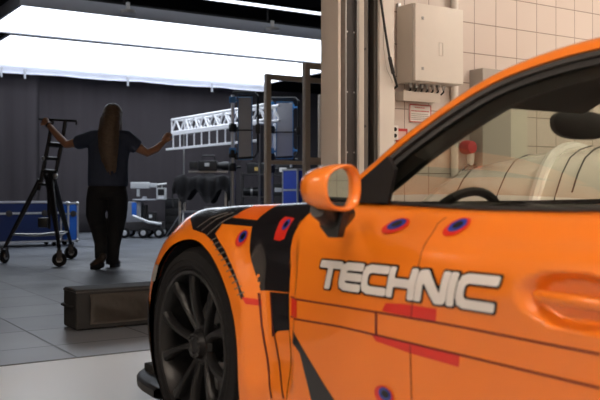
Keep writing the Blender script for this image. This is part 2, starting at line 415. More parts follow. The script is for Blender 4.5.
for x in (1.48, 3.87, 5.9):
    MB().tube([(x, .05, .17), (x, .05, 2.0)], .014, 8).build('hanging_rod', DARKSTEEL, sa)
    MB().lathe([(0, .0), (.11, 0), (.11, .045), (.03, .06), (.03, .16), (0, .16)], 16, M=Matrix.Translation((x, -.10, .03))).build('rod_clamp', WHITEF, sa)
for x in (.15, 2.6, 5.8): MB().tube([(x, 1.6, .08), (x, 1.6, 2.07)], .014, 8).build('hanging_rod', DARKSTEEL, sb)
for k, x in enumerate((.12, .32, .5)): MB().tube([(x, .02, .06), (x, .02, .11)], .008, 6).build('bolt', DARKSTEEL, sb)
t = thing('light_track', 'thin bright white light track running across the top of the studio', 'light track', (2.0, 11.3, 3.72))
MB().box(0, 9.5, -.04, .04, .03, .08, .004).build('track_housing', BLACKMET, t)
MB().box(.02, 9.48, -.035, .035, 0.0, .03, .004).build('track_tube', mat('track_glow', (.9, .9, .9), .5, emit=COOL, estr=2.2), t)
for x in (1, 4.9, 8.5): MB().tube([(x, 0, .08), (x, 0, 1.68)], .008, 8).build('hanging_rod', DARKSTEEL, t)

# ------------------------------------------------------------------ the sports car
CAR_X, CAR_Y = 2.20, 2.68            # centre of the front axle on the floor
CAR = Matrix.Translation((CAR_X, CAR_Y, 0)) @ Matrix.Rotation(PI / 2, 4, 'Z')
SECT = {   # x forward of the front axle: ten (y, z) points from sill to bonnet or glass edge
 0.965: [(0.06, .13), (0.06, .20), (0.06, .30), (0.06, .37), (0.06, .42), (0.06, .45), (0.06, .465), (0.05, .475), (0.04, .482), (0.03, .485)],
 0.93: [(0.34, .13), (0.36, .20), (0.36, .30), (0.35, .38), (0.34, .43), (0.33, .46), (0.32, .48), (0.30, .49), (0.28, .495), (0.25, .50)],
 0.85: [(0.56, .13), (0.58, .20), (0.59, .30), (0.585, .38), (0.57, .43), (0.55, .465), (0.53, .49), (0.50, .50), (0.47, .51), (0.42, .515)],
 0.70: [(0.69, .13), (0.71, .20), (0.72, .30), (0.72, .39), (0.715, .46), (0.70, .50), (0.68, .53), (0.66, .553), (0.61, .56), (0.53, .555)],
 0.50: [(0.80, .13), (0.825, .21), (0.84, .33), (0.845, .45), (0.84, .54), (0.825, .60), (0.80, .645), (0.76, .675), (0.70, .685), (0.60, .665)],
 0.25: [(0.87, .13), (0.895, .22), (0.91, .35), (0.91, .49), (0.90, .60), (0.885, .68), (0.86, .745), (0.815, .795), (0.75, .812), (0.64, .78)],
 0.00: [(0.88, .13), (0.905, .22), (0.915, .35), (0.915, .50), (0.91, .62), (0.895, .70), (0.868, .77), (0.825, .82), (0.76, .840), (0.65, .812)],
 -0.30: [(0.875, .13), (0.90, .22), (0.908, .35), (0.905, .50), (0.90, .62), (0.885, .71), (0.86, .775), (0.825, .825), (0.77, .852), (0.67, .845)],
 -0.60: [(0.86, .13), (0.885, .22), (0.895, .35), (0.893, .50), (0.885, .62), (0.875, .71), (0.855, .775), (0.825, .828), (0.785, .858), (0.70, .868)],
 -0.90: [(0.85, .13), (0.872, .22), (0.88, .35), (0.88, .50), (0.88, .62), (0.877, .70), (0.862, .755), (0.825, .806), (0.79, .848), (0.745, .862)],
 -1.30: [(0.85, .13), (0.865, .22), (0.872, .35), (0.876, .50), (0.882, .62), (0.886, .69), (0.868, .752), (0.822, .798), (0.783, .842), (0.745, .854)],
 -1.70: [(0.86, .13), (0.875, .22), (0.885, .35), (0.892, .50), (0.90, .62), (0.906, .70), (0.885, .768), (0.836, .812), (0.785, .852), (0.74, .865)],
 -2.10: [(0.88, .13), (0.90, .22), (0.915, .35), (0.925, .50), (0.93, .63), (0.925, .73), (0.90, .81), (0.855, .865), (0.80, .90), (0.72, .915)],
 -2.50: [(0.89, .15), (0.915, .23), (0.93, .36), (0.938, .50), (0.938, .64), (0.93, .74), (0.90, .82), (0.85, .875), (0.79, .905), (0.69, .92)],
 -2.95: [(0.86, .20), (0.885, .28), (0.90, .38), (0.91, .51), (0.91, .64), (0.895, .735), (0.865, .80), (0.81, .85), (0.74, .875), (0.64, .88)],
 -3.30: [(0.76, .26), (0.79, .32), (0.81, .40), (0.815, .51), (0.81, .62), (0.795, .70), (0.765, .755), (0.715, .79), (0.65, .81), (0.55, .815)],
 -3.52: [(0.52, .30), (0.55, .35), (0.57, .42), (0.575, .51), (0.57, .60), (0.555, .66), (0.53, .70), (0.49, .725), (0.44, .74), (0.37, .745)],
 -3.58: [(0.05, .32), (0.06, .36), (0.06, .43), (0.06, .51), (0.06, .59), (0.06, .64), (0.055, .68), (0.05, .70), (0.045, .715), (0.04, .72)],
}
SX = sorted(SECT.keys())
def _herm(p0, p1, m0, m1, t):
    t2 = t * t; t3 = t2 * t
    return (2*t3 - 3*t2 + 1) * p0 + (t3 - 2*t2 + t) * m0 + (-2*t3 + 3*t2) * p1 + (t3 - t2) * m1
def _crx(j, k, x):
    x = max(SX[0], min(SX[-1], x)); i = 0
    while i < len(SX) - 2 and x > SX[i + 1]: i += 1
    g = lambda n: SECT[SX[n]][j][k]
    h = SX[i + 1] - SX[i]
    def sl(n):
        if n == 0 or n == len(SX) - 1: 
            a = min(max(n, 1), len(SX) - 1); return (g(a) - g(a - 1)) / (SX[a] - SX[a - 1])
        return (g(n + 1) - g(n - 1)) / (SX[n + 1] - SX[n - 1])
    return _herm(g(i), g(i + 1), sl(i) * h, sl(i + 1) * h, (x - SX[i]) / h)
_sec = {}
def section(x):
    k = round(x, 5)
    if k not in _sec: _sec[k] = [(_crx(j, 0, k), _crx(j, 1, k)) for j in range(10)]
    return _sec[k]
ARCHES = ((0.02, 0.350, 0.378), (-2.456, 0.355, 0.385))
def sstep(a, b, x):
    t = max(0, min(1, (x - a) / (b - a))); return t * t * (3 - 2 * t)
def surf0(x, v):
    pts = section(x); v = max(0, min(9, v)); i = min(8, int(v)); t = v - i
    out = []
    for k in (0, 1):
        p = [q[k] for q in pts]
        m0 = (p[i + 1] - p[i - 1]) / 2 if i > 0 else p[1] - p[0]
        m1 = (p[i + 2] - p[i]) / 2 if i < 8 else p[9] - p[8]
        out.append(_herm(p[i], p[i + 1], m0, m1, t))
    return out
def surf(x, v):
    y, z = surf0(x, v)
    for cx, cz, r in ARCHES:                      # flared lips round the wheels
        d = math.hypot(x - cx, z - cz)
        if d < r + 0.16 and z < 0.80:
            f = 0.022 * (1 - sstep(r + 0.045, r + 0.135, d)) * (1 - sstep(.70, .80, z))
            y += f
    if -0.66 < x < -0.30 and .25 < z < .8:        # air outlet hollow behind the front wheel
        f = sstep(-.36, -.43, x) * sstep(-.625, -.59, x) * sstep(.28, .40, z) * (1 - sstep(.66, .78, z))
        y -= 0.022 * f
    hx, hz = (x + 1.61) / .155, (z - .688) / .060   # finger bowl behind the door handle
    d = math.hypot(hx, hz)
    if d < 1: y -= 0.034 * (1 - sstep(.62, 1, d))
    return y, z
def P3(x, v):
    y, z = surf(x, v); return Vector((x, y, z))
def N3(x, v):
    e = 1e-3
    a = P3(min(x + e, .96), v) - P3(x - e, v); b = P3(x, min(9, v + e)) - P3(x, max(0, v - e))
    n = b.cross(a); n.normalize()
    return n if n.y > -0.2 else -n
_vc = {}
def vz(x, z):
    k = (round(x, 4), round(z, 4))
    if k in _vc: return _vc[k]
    lo, hi = 0.0, 8.4
    for _ in range(22):
        m = (lo + hi) / 2
        if surf0(x, m)[1] < z: lo = m
        else: hi = m
    _vc[k] = lo
    return lo

def c2w(p): return CAR @ Vector(p)
def pix(w):
    s, c = math.sin(HEAD), math.cos(HEAD)
    D = s * w.x + c * w.y; r = c * w.x - s * w.y
    return CX + FPX * r / D, CY - FPX * (w.z - CAM_H) / D
_gr = []
for i in range(0, 121):
    for j in range(0, 61):
        x = .9 - i * 3.0 / 120; v = j * 7.6 / 60
        w = c2w(P3(x, v))
        if w.y > .3:
            n = CAR.to_3x3() @ N3(x, v)
            if n.dot(Vector((0, 0, CAM_H)) - w) > 0: _gr.append((x, v, *pix(w)))
def at(px, py):
    """the spot (x, v) of the flank that shows at a place in the photograph"""
    x, v = min(_gr, key=lambda g: (g[2] - px) ** 2 + (g[3] - py) ** 2)[:2]
    for _ in range(8):
        e = 2e-3
        a = pix(c2w(P3(x, v))); b = pix(c2w(P3(x + e, v))); c = pix(c2w(P3(x, v + e)))
        j11, j12, j21, j22 = (b[0] - a[0]) / e, (c[0] - a[0]) / e, (b[1] - a[1]) / e, (c[1] - a[1]) / e
        det = j11 * j22 - j12 * j21
        if abs(det) < 1e-6: break
        ex, ey = px - a[0], py - a[1]
        dx = (ex * j22 - ey * j12) / det; dv = (j11 * ey - j21 * ex) / det
        x += max(-.1, min(.1, dx)); v = max(0.0, min(7.75, v + max(-.5, min(.5, dv)))); x = max(-2, min(.93, x))
    return x, v

def dens(poly, step=0.03):
    out = []
    for i, p in enumerate(poly):
        q = poly[(i + 1) % len(poly)]
        d = math.hypot(q[0] - p[0], (q[1] - p[1]) * .1); n = max(1, int(d / step))
        for k in range(n): out.append((p[0] + (q[0] - p[0]) * k / n, p[1] + (q[1] - p[1]) * k / n))
    return out
def panel(name, poly, m, parent, off=0.0, rim=0.0, side=1, gx=0.03, gv=0.25, fn=None, nf=None):
    """a sheet following the flank, outline given in (x, v)"""
    fn = fn or P3; nf = nf or N3
    bm = bmesh.new()
    tv, _, tf = delaunay_2d_cdt([Vector((p[0], p[1] * .1)) for p in poly], [], [list(range(len(poly)))], 1, 1e-6)[:3]
    vs = [bm.verts.new((p.x, p.y * 10, 0)) for p in tv]
    for f in tf:
        bm.faces.new([vs[k] for k in f])
    xs = [p[0] for p in poly]; ws = [p[1] for p in poly]
    k = math.ceil(min(xs) / gx) * gx
    while k < max(xs):
        bmesh.ops.bisect_plane(bm, geom=bm.verts[:] + bm.edges[:] + bm.faces[:], plane_co=(k, 0, 0), plane_no=(1, 0, 0), dist=1e-5); k += gx
    k = math.ceil(min(ws) / gv) * gv
    while k < max(ws):
        bmesh.ops.bisect_plane(bm, geom=bm.verts[:] + bm.edges[:] + bm.faces[:], plane_co=(0, k, 0), plane_no=(0, 1, 0), dist=1e-5); k += gv
    bmesh.ops.remove_doubles(bm, verts=bm.verts[:], dist=1e-5)
    bm.verts.index_update()
    S = Vector((1, side, 1))
    co, no = [], []
    for v in bm.verts:
        n = nf(v.co.x, v.co.y); p = fn(v.co.x, v.co.y) + n * off
        co.append(p * S); no.append(n * S)
    faces = [[v.index for v in f.verts] for f in bm.faces if f.calc_area() > 1e-9]
    edges = [tuple(v.index for v in e.verts) for e in bm.edges if len(e.link_faces) == 1]
    bm.free()
    fixed = []
    for f in faces:
        a, b, c = co[f[0]], co[f[1]], co[f[2]]
        nn = (b - a).cross(c - a)
        fixed.append(f if nn.dot(no[f[0]]) > 0 else f[::-1])
    if rim:
        for a, b in edges:
            i = len(co); n = no[a]
            e = (co[b] - co[a]); rn = e.cross(n); rn = rn.normalized() if rn.length > 1e-9 else n
            co += [co[a], co[b], co[b] - no[b] * rim, co[a] - no[a] * rim]; no += [rn] * 4
            fixed.append([i, i + 1, i + 2, i + 3])
    me = bpy.data.meshes.new(name); me.from_pydata([tuple(c) for c in co], [], fixed); me.update()
    o = link(name, me, parent, m, ang=None)
    me.normals_split_custom_set_from_vertices([tuple(n) for n in no])
    return o
def xz(poly): return [(x, vz(x, z)) for x, z in poly]
def arc(cx, cz, r, a0, a1, n=28):
    return [(cx + r * math.cos(R(a0 + (a1 - a0) * k / n)), cz + r * math.sin(R(a0 + (a1 - a0) * k / n))) for k in range(n + 1)]
def dpoly(pts, step=0.03): return dens([at(*p) if abs(p[0]) > 3 else p for p in pts], step)
def line(pts, w):
    """thin band following a polyline given as (x, v) points; width in metres"""
    out_a, out_b = [], []
    P = [P3(*p) for p in pts]
    for i, p in enumerate(pts):
        d = P[min(i + 1, len(P) - 1)] - P[max(i - 1, 0)]; d.normalize()
        # metric of v
        dz = (P3(p[0], min(9, p[1] + .01)) - P3(p[0], p[1] - .01 if p[1] > .01 else 0)).length / .02
        nx, nz = -d.z, d.x
        out_a.append((p[0] + nx * w / 2, p[1] + nz * w / 2 / dz)); out_b.append((p[0] - nx * w / 2, p[1] - nz * w / 2 / dz))
    return out_a + out_b[::-1]
def dline(pts, w, step=.05):
    q = [at(*p) for p in pts]; o = []
    for a, b in zip(q, q[1:]):
        n = max(1, int(math.hypot(a[0] - b[0], (a[1] - b[1]) * .1) / step))
        o += [(a[0] + (b[0] - a[0]) * k / n, a[1] + (b[1] - a[1]) * k / n) for k in range(n)]
    return line(o + [q[-1]], w)

car = thing('sports_car', 'bright orange sports car with white TECHNIC lettering on its door, parked in the foreground', 'car', (CAR_X, CAR_Y, 0), PI / 2)

# --- flank panels, both sides
GAP = 0.004
def flank(side):
    ca = arc(0, .345, .365, -36, 214, 36)
    fx = -0.585
    front = [(fx + GAP, .135), (fx + GAP, .86)]
    # fender: sill behind wheel, up the door edge, along the crown, round the nose edge, down to the arch
    fr = [(x, vz(x, z)) for x, z in [(fx, .14), (fx, .30), (fx + .005, .42), (fx + .018, .50), (fx + .03, .60), (fx + .03, .70), (fx + .02, .76), (fx + .007, .80), (fx - .01, .83)]]
    top = [(fx - .035, 7.5), (fx - .04, 8.99)] + [(fx + (0.70 - fx) * k / 24, 8.99) for k in range(1, 25)]
    nose = [(0.70, 7.5), (0.66, 6.0), (0.60, 4.6), (0.56, vz(.56, .36)), (0.55, 1.6), (0.545, 0.05)]
    ap = [(x, z) for x, z in arc(.02, .350, .378, 0, 180, 40)]
    lead = [(0.365, .14)]
    low = [(x, vz(x, z)) for x, z in [(0.403, .135)] ] + [(x, vz(x, z)) for x, z in ap] + [(-.363, vz(-.363, .14))]
    fen = panel('fender', dens(fr + top + nose, .06) + low, ORANGE, car, rim=.014, side=side)
    # bumper corner, wraps to the middle
    panel('bumper', dens([(0.575, vz(.575, .445)), (0.603, 4.6), (0.663, 6.0), (0.703, 7.5), (0.704, 8.99), (.962, 8.99), (.962, vz(.962, .40)), (.80, vz(.80, .40))], .05), ORANGE, car, rim=.014, side=side)
    panel('bumper_intake', dens([(0.548, 0.0), (0.553, 1.6), (0.563, vz(.56, .36)), (0.573, vz(.573, .435)), (.80, vz(.80, .39)), (.962, vz(.962, .39)), (.962, 0.0)], .05), BLACKPL, car, rim=.014, side=side)
    dz = [(fx - GAP, .20), (fx - GAP, .30), (fx + .005 - GAP, .42), (fx + .018 - GAP, .50), (fx + .03 - GAP, .60), (fx + .03 - GAP, .70), (fx + .02 - GAP, .76), (fx + .007 - GAP, .80), (fx - .01 - GAP, .83)]
    door = panel('door', dens([(x, vz(x, z)) for x, z in dz] + [(fx - .035 - GAP, 7.5), (fx - .04 - GAP, 8.99), (-1.0, 8.99), (-1.4, 8.99), (-1.78, 8.99)] +
                              [(x, vz(x, z)) for x, z in [(-1.80, .80), (-1.80, .66), (-1.77, .5), (-1.72, .36), (-1.68, .20)]], .05), ORANGE, car, rim=.014, side=side, gx=.015 if side > 0 else .03, gv=.12 if side > 0 else .25)
    panel('sill', dens([(x, vz(x, z)) for x, z in [(fx - GAP, .14), (fx - GAP, .195), (-1.68, .195), (-2.05, .195), (-2.06, .14)]], .05), BLACKPL, car, off=.004, rim=.02, side=side)
    rq = [(x, vz(x, z)) for x, z in [(-1.688, .205), (-1.728, .36), (-1.778, .5), (-1.808, .66), (-1.808, .80)]]
    tp = [(-1.79, 8.99)] + [(-1.79 - 1.78 * k / 24, 8.99) for k in range(1, 25)]
    bot = [(-3.57, 0.02), (-3.3, .02), (-2.86, .02)]
    ra = [(x, vz(x, z)) for x, z in arc(-2.456, .355, .385, 180, 0, 40)]
    panel('rear_quarter', dens(rq + tp, .06) + dens(bot, .05)[:-12] + ra + [(-2.07, vz(-2.07, .205))], ORANGE, car, rim=.014, side=side)
    return fen, door
fenL, doorL = flank(1)
fenR, doorR = flank(-1)

# --- lids: bonnet, engine cover, from one crown edge to the other
def crown(x): y, z = surf(x, 8.99); return y, z
def lid(name, x0, x1, n, zc, m=ORANGE, a=-.97, b=.97):
    rows = []
    for i in range(n + 1):
        x = x0 + (x1 - x0) * i / n; y, z = crown(x)
        rows.append([(x, y * t, (z if abs(t) > .999 else zc(x) + (z - zc(x)) * abs(t) ** 2.2)) for t in [a + (b - a) * k / 24 for k in range(25)]])
    return MB().sheet(rows).build(name, m, car, ang=None)
lid('bonnet', -.50, .88, 30, lambda x: crown(x)[1] + (-.012 - .02 * sstep(.7, .1, x) + .03 * sstep(0, -.5, x)), a=-.995, b=.995)
lid('engine_cover', -3.56, -2.30, 24, lambda x: crown(x)[1] + .03 + .05 * sstep(-3.2, -2.4, x), a=-.995, b=.995)

# --- roof rails and glasshouse
RAIL = [(-.52, .80, .845), (-.62, .785, .878), (-.72, .762, .926), (-.80, .742, .978), (-.90, .712, 1.050), (-1.03, .672, 1.130), (-1.15, .635, 1.190), (-1.27, .600, 1.226),
        (-1.42, .575, 1.247), (-1.62, .560, 1.250), (-1.85, .562, 1.225), (-2.1, .585, 1.160), (-2.35, .625, 1.060), (-2.55, .66, .960), (-2.66, .68, .915)]
def rail(t):
    n = len(RAIL) - 1; t = max(0, min(n, t)); i = min(n - 1, int(t)); f = t - i
    o = []
    for k in range(3):
        p = [q[k] for q in RAIL]
        m0 = (p[i + 1] - p[i - 1]) / 2 if i else p[1] - p[0]
        m1 = (p[i + 2] - p[i]) / 2 if i < n - 1 else p[n] - p[n - 1]
        o.append(_herm(p[i], p[i + 1], m0, m1, f))
    return Vector(o)
NR = len(RAIL) - 1
def rframe(t):
    d = (rail(min(NR, t + .05)) - rail(max(0, t - .05))).normalized()
    lat = Vector((0, 1, 0)); lat = (lat - d * lat.dot(d)).normalized()
    dn = d.cross(lat); dn = dn if dn.z < 0 else -dn
    return d, lat, dn
def rsweep(name, prof, m, side, t0=0, t1=NR, n=70, closed=True):
    """profile of (outward, down) offsets carried along the roof rail"""
    mb = MB(); rows = []
    for i in range(n + 1):
        t = t0 + (t1 - t0) * i / n; p = rail(t); d, lat, dn = rframe(t)
        row = [p + lat * a + dn * b for a, b in prof]
        if closed: row.append(row[0])
        rows.append([(q.x, q.y * side, q.z) for q in row])
    mb.sheet(rows); bmesh.ops.recalc_face_normals(mb.bm, faces=mb.bm.faces)
    return mb.build(name, m, car, ang=40)
for sd in (1, -1):
    rsweep('roof_rail', [(-.045, .002), (-.03, -.004), (-.012, -.004), (.002, .004), (.010, .014), (.014, .026), (.004, .030), (-.02, .030)], ORANGE, sd, .3)
    rsweep('window_seal', [(-.02, .0305), (.012, .0305), (.013, .042), (.006, .044), (-.02, .044)], TRIM, sd, .9, NR - 1)
    rsweep('window_seal', [(-.02, .0445), (.004, .0445), (.005, .060), (-.02, .062)], BLACKPL, sd, .9, NR - 1)
    rsweep('pillar_lining', [(-.022, .012), (-.01, .062), (-.03, .085), (-.075, .075), (-.115, .035), (-.115, .012)], CABIN, sd, .9, 8)
# side glass: from belt to seal
GLS = glass_mat('side_glass', (0.80, 0.83, 0.76), 1.0)
GLW = glass_mat('wind_screen_glass', (0.84, 0.88, 0.82), 1.0)
def belt(x): return Vector((x, surf(x, 8.9)[0] - .012, surf(x, 8.9)[1] + .0))
for sd in (1, -1):
    rows = []
    for i in range(61):
        t = 1.15 + (NR - 2.6 - 1.15) * i / 60; p = rail(t); d, lat, dn = rframe(t)
        a = p + lat * -.006 + dn * .05; b = belt(a.x)
        if b.z > a.z: b.z = a.z - .002
        row = []
        for k in range(9):
            f = k / 8; q = a.lerp(b, f); q.y += .012 * math.sin(f * PI); row.append((q.x, q.y * sd, q.z))
        rows.append(row)
    MB().sheet(rows).build('side_window', GLS, car, ang=None)
# belt seal
for sd in (1, -1):
    mb = MB(); mb.tube([(x, (surf(x, 8.9)[0] + .002) * sd, surf(x, 8.9)[1] + .003) for x in [-.60 - 1.9 * k / 40 for k in range(41)]], .0075, 8)
    mb.build('belt_seal', BLACKPL, car)
# front corner triangle behind the mirror
for sd in (1, -1):
    MB().prism([(-.60, .865), (-.90, .865), (-.93, .955), (-.90, .99), (-.72, .895)], -.006, .006,
               M=Matrix.Translation((0, .765 * sd, 0)) @ Matrix(((1, 0, 0, 0), (0, 0, -1, 0), (0, 1, 0, 0), (0, 0, 0, 1))) @ Matrix.Identity(4)).build('window_triangle', BLACKPL, car)
def across(name, t0, t1, n, zc, xc, m, inset=.02, drop=0.0, parent=car):
    rows = []
    for i in range(n + 1):
        t = t0 + (t1 - t0) * i / n; p = rail(t); y = p.y - inset
        row = []
        for k in range(25):
            s = -1 + 2 * k / 24; f = 1 - abs(s) ** 2.3
            row.append((p.x + xc(t) * f, y * s, p.z + zc(t) * f - drop))
        rows.append(row)
    return MB().sheet(rows).build(name, m, parent, ang=None)
TH = 6.2     # where windscreen meets roof
across('windscreen', 0.25, TH, 30, lambda t: .03 + .02 * t / TH, lambda t: .30 - .16 * t / TH, GLW, inset=.03)
across('roof', TH, 10.6, 26, lambda t: .05, lambda t: .14 * (1 - sstep(TH, 9, t)), ORANGE, inset=.03)
across('roof_lining', TH + .1, 10.5, 20, lambda t: .035, lambda t: .12 * (1 - sstep(TH, 9, t)), CABIN, inset=.05, drop=.035)
across('header_lining', TH - .55, TH + .6, 12, lambda t: .045, lambda t: .145, CABIN, inset=.045, drop=.010)
across('rear_window', 10.6, NR, 20, lambda t: .05, lambda t: -.10 * sstep(10.6, NR, t), GLW, inset=.03)
# cowl panel between bonnet and glass
rows = []
for i in range(5):
    f = i / 4; row = []
    for k in range(25):
        s = -1 + 2 * k / 24; g = 1 - abs(s) ** 2.3
        x = -.44 + .02 * f + (-.22 + .26 * g) * f * 0 - .06 * f * abs(s); y = .70 * s
        row.append((x - .10 * f + .18 * g * f, y, .850 + .018 * f - .01 * g))
    rows.append(row)
MB().sheet(rows).build('cowl', BLACKPL, car, ang=None)

# --- floor pan and wheel wells
MB().box(-3.4, .75, -.78, .78, .12, .16, .01).build('floor_pan', LINER, car)
for (cx, cz, r) in ARCHES:
    for sd in (1, -1):
        mb = MB(); M = Matrix.Translation((cx, .60 * sd, cz)) @ (Matrix.Rotation(-PI / 2 * sd, 4, 'X'))
        mb.lathe([(0.02, 0.0), (r + .02, 0.0), (r + .022, .16), (r + .006, .285)], 48, M=M)
        mb.build('wheel_well', LINER, car)

# --- wheels
def make_wheel(cx, cz, cy, sd, r=.34, w=.265):
    hub = bpy.data.objects.new('wheel', None); COL.objects.link(hub); hub.parent = car
    hub.empty_display_size = .1
    hub.location = (cx, cy * sd, cz); hub.rotation_euler = (-PI / 2 * sd, 0, 0)   # local +z points outward
    rr = .268
    mb = MB()
    mb.lathe([(rr - .004, -w + .02), (rr + .03, -w), (r - .03, -w + .004), (r - .006, -w + .035), (r, -w + .07), (r, -.07), (r - .006, -.035), (r - .022, -.010), (r - .045, -.001), (rr + .02, .0), (rr + .004, -.004), (rr - .004, -.018)], 72, closed=True)
    for q in range(3):                                       # tread grooves
        pass
    mb.build('tire', RUBBER, hub, ang=30)
    tl = MB()                                                # raised ring on the sidewall
    tl.lathe([(r - .052, -.0005), (r - .050, .0015), (r - .047, .0015), (r - .045, -.0005)], 72)
    tl.lathe([(rr + .012, -.001), (rr + .014, .0012), (rr + .017, .0012), (rr + .019, -.001)], 72)
    tl.build('sidewall_ring', RUBBER, hub)
    mb = MB()
    mb.lathe([(rr - .006, -w + .03), (rr - .006, -.02), (rr + .001, -.010), (rr + .001, -.004), (rr - .004, -.001), (rr - .014, -.004), (rr - .022, -.02), (rr - .03, -.06), (rr - .035, -w + .03)], 72, closed=True)
    mb.build('rim', RIMM, hub, ang=30)
    for k in range(10):
        pair = k // 2; sg = -1 if k % 2 else 1
        a0 = 2 * PI * pair / 5 + sg * R(9); a1 = 2 * PI * pair / 5 + sg * R(17.5) 
        mb = MB(); rows = []
        for i in range(9):
            f = i / 8; rad = .045 + (rr - .02 - .045) * f; a = a0 + (a1 - a0) * f
            z = -.045 + .034 * (1 - (1 - f) ** 2) * 1.0 + .004 * f
            hw = .017 - .006 * math.sin(f * PI) + .004 * f ** 3; dd = .030
            c, s = math.cos(a), math.sin(a); t = (-s, c)
            def q(u, zz): return (rad * c + t[0] * u, rad * s + t[1] * u, zz)
            rows.append([q(-hw, z - dd), q(-hw, z - .008), q(-hw * .55, z), q(hw * .55, z), q(hw, z - .008), q(hw, z - dd), q(-hw, z - dd)])
        mb.sheet(rows); bmesh.ops.recalc_face_normals(mb.bm, faces=mb.bm.faces)
        mb.build('spoke', RIMM, hub, ang=40)
    mb = MB()
    mb.lathe([(0.0, -.10), (.07, -.10), (.072, -.055), (.062, -.042), (.050, -.040), (.045, -.020), (.030, -.018), (.026, -.024), (0.0, -.024)], 36)
    mb.build('hub_cap', RIMM, hub)
    mb = MB()
    for k in range(12):
        a = 2 * PI * k / 12; mb.blob((.040 * math.cos(a), .040 * math.sin(a), -.020), (.005, .005, .006), u=8, v=6)
    mb.build('lock_nut', BLACKMET, hub)
    mb = MB(); mb.lathe([(.07, -.15), (.175, -.15), (.175, -.125), (.07, -.125)], 48, closed=True)
    mb.build('brake_disc', STEEL, hub)
    mb = MB(); mb.lathe([(.10, -.17), (.195, -.17), (.195, -.10), (.11, -.10)], 14, closed=True, a0=R(100), a1=R(175))
    mb.build('brake_caliper', mat('caliper_paint', (.03, .03, .03), .4, noise=.1), hub)
    return hub
make_wheel(.035, .352, .908, 1, r=.352); make_wheel(.035, .352, .908, -1, r=.352)
make_wheel(-2.456, .355, .93, 1, r=.355, w=.31); make_wheel(-2.456, .355, .93, -1, r=.355, w=.31)

# --- front lip, side marker
mb = MB(); rows = []
for k in range(31):
    a = R(-88 + 176 * k / 30)
    x = .30 + .76 * math.cos(a) ** .55 if math.cos(a) > 0 else .3
    y = .872 * math.sin(a)
    rows.append([(x - .10, y * .86, .135), (x - .005, y * .985, .125), (x + .012, y, .112), (x + .010, y, .085), (x - .01, y * .985, .08), (x - .12, y * .86, .10)])
mb.sheet(rows); bmesh.ops.recalc_face_normals(mb.bm, faces=mb.bm.faces)
mb.build('front_lip', BLACKPL, car)
for sd in (1, -1):      # black edge in front of the front wheel, with small marker lamp
    panel('arch_edge', dens([(.403, vz(.403, .14)), (.548, vz(.548, .14)), (.555, vz(.555, .36)), (.575, vz(.575, .48)), (.50, vz(.50, .50)), (.385, vz(.385, .46)), (.402, vz(.402, .35))], .03), BLACKPL, car, off=.004, rim=.006, side=sd)
panel('marker_lamp', dens([at(156.5, 281), at(160, 266), at(157.5, 264), at(153.5, 276), at(153.5, 282)], .03), mat('lamp_glass', (.35, .33, .30), .15, noise=.2, nscale=90), car, off=.006, rim=.003)
for sd in (1, -1):      # head lamp
    cen = (.52, 7.55)
    panel('head_lamp', [(.50 + .105 * math.cos(2 * PI * k / 28), 7.5 + 1.15 * math.sin(2 * PI * k / 28)) for k in range(28)], mat('lamp_cover', (.05, .045, .045), .08, coat=1, noise=.2, nscale=30), car, off=.003, rim=.003, side=sd)

# --- rear wing, kept low and simple behind the camera
mb = MB(); mb.box(-3.62, -3.32, -.86, .86, 1.26, 1.29, .01); mb.build('rear_wing', BLACKPL, car)
for y in (-.45, .45):
    MB().prism([(-3.10, .86), (-3.36, .84), (-3.56, 1.27), (-3.42, 1.27)], -.012, .012, M=Matrix.Translation((0, y, 0)) @ Matrix(((1, 0, 0, 0), (0, 0, -1, 0), (0, 1, 0, 0), (0, 0, 0, 1)))).build('wing_support', BLACKPL, car)

# --- livery on fender (children of the fender) and door
def foil(name, pts, m, parent, off=.0012, step=.025, label=None):
    o = panel(name, dpoly(pts, step), m, parent, off=off, gx=.02, gv=.2)
    if label: o['label'] = label
    return o
foil('livery_stripe', [(241, 299), (237, 284), (225, 260), (212.5, 241), (205, 234), (193, 229.5), (.16, 6.6), (.165, 7.6), (.13, 8.5), (-.08, 8.5), (-.10, 7.6), (222.5, 223.7), (215.5, 233.7), (225, 250), (235, 272.5), (245.5, 299)], BLACKP, fenL)
foil('livery_stripe', [(-.10, 7.6), (-.08, 8.5), (-.145, 8.5), (-.215, 7.6), (232.5, 218), (257.5, 220.3), (-.37, 7.6), (-.38, 8.5), (-.61, 8.5), (-.615, 7.6), (308.5, 214.5), (300, 222), (295, 232), (292, 243), (289.8, 262), (289.8, 292.5), (270, 290.5), (260.5, 290.5), (255, 272), (250, 250), (252.5, 226.5), (222.5, 223.9)], BLACKP, fenL)
foil('livery_patch', [(256.8, 219.8), (233.5, 217.6), (-.215, 7.6), (-.15, 8.5), (-.375, 8.5), (-.365, 7.6)], mat('orange_foil', (.90, .15, .008), .4, coat=.8, noise=.03), fenL, off=.0014)
foil('livery_badge', [(295, 218.5), (285, 239), (280, 241), (274.5, 239.5), (281, 221), (286, 217)], RED, fenL, off=.0024)
def dot(px, py, rx, ry, tilt, parent, off=.0030):
    for sc, m, nm, dx, dy in ((1.45, RED, 'livery_dot_rim', -1.2, 1.4), (1.0, BLUE, 'livery_dot', 0, 0), (.55, BLACKP, 'livery_dot_core', .3, -.4)):
        ps = []
        for k in range(20):
            a = 2 * PI * k / 20; u, v = rx * sc * math.cos(a), ry * sc * math.sin(a)
            ps.append((px + dx + u * math.cos(tilt) - v * math.sin(tilt), py + dy + u * math.sin(tilt) + v * math.cos(tilt)))
        panel(nm, [at(*p) for p in ps], m, parent, off=off, gx=.02, gv=.2); off += .0008
dot(243.5, 237, 6.6, 3.2, R(-58), fenL)
dot(287, 225, 6.5, 2.4, R(-55), fenL)
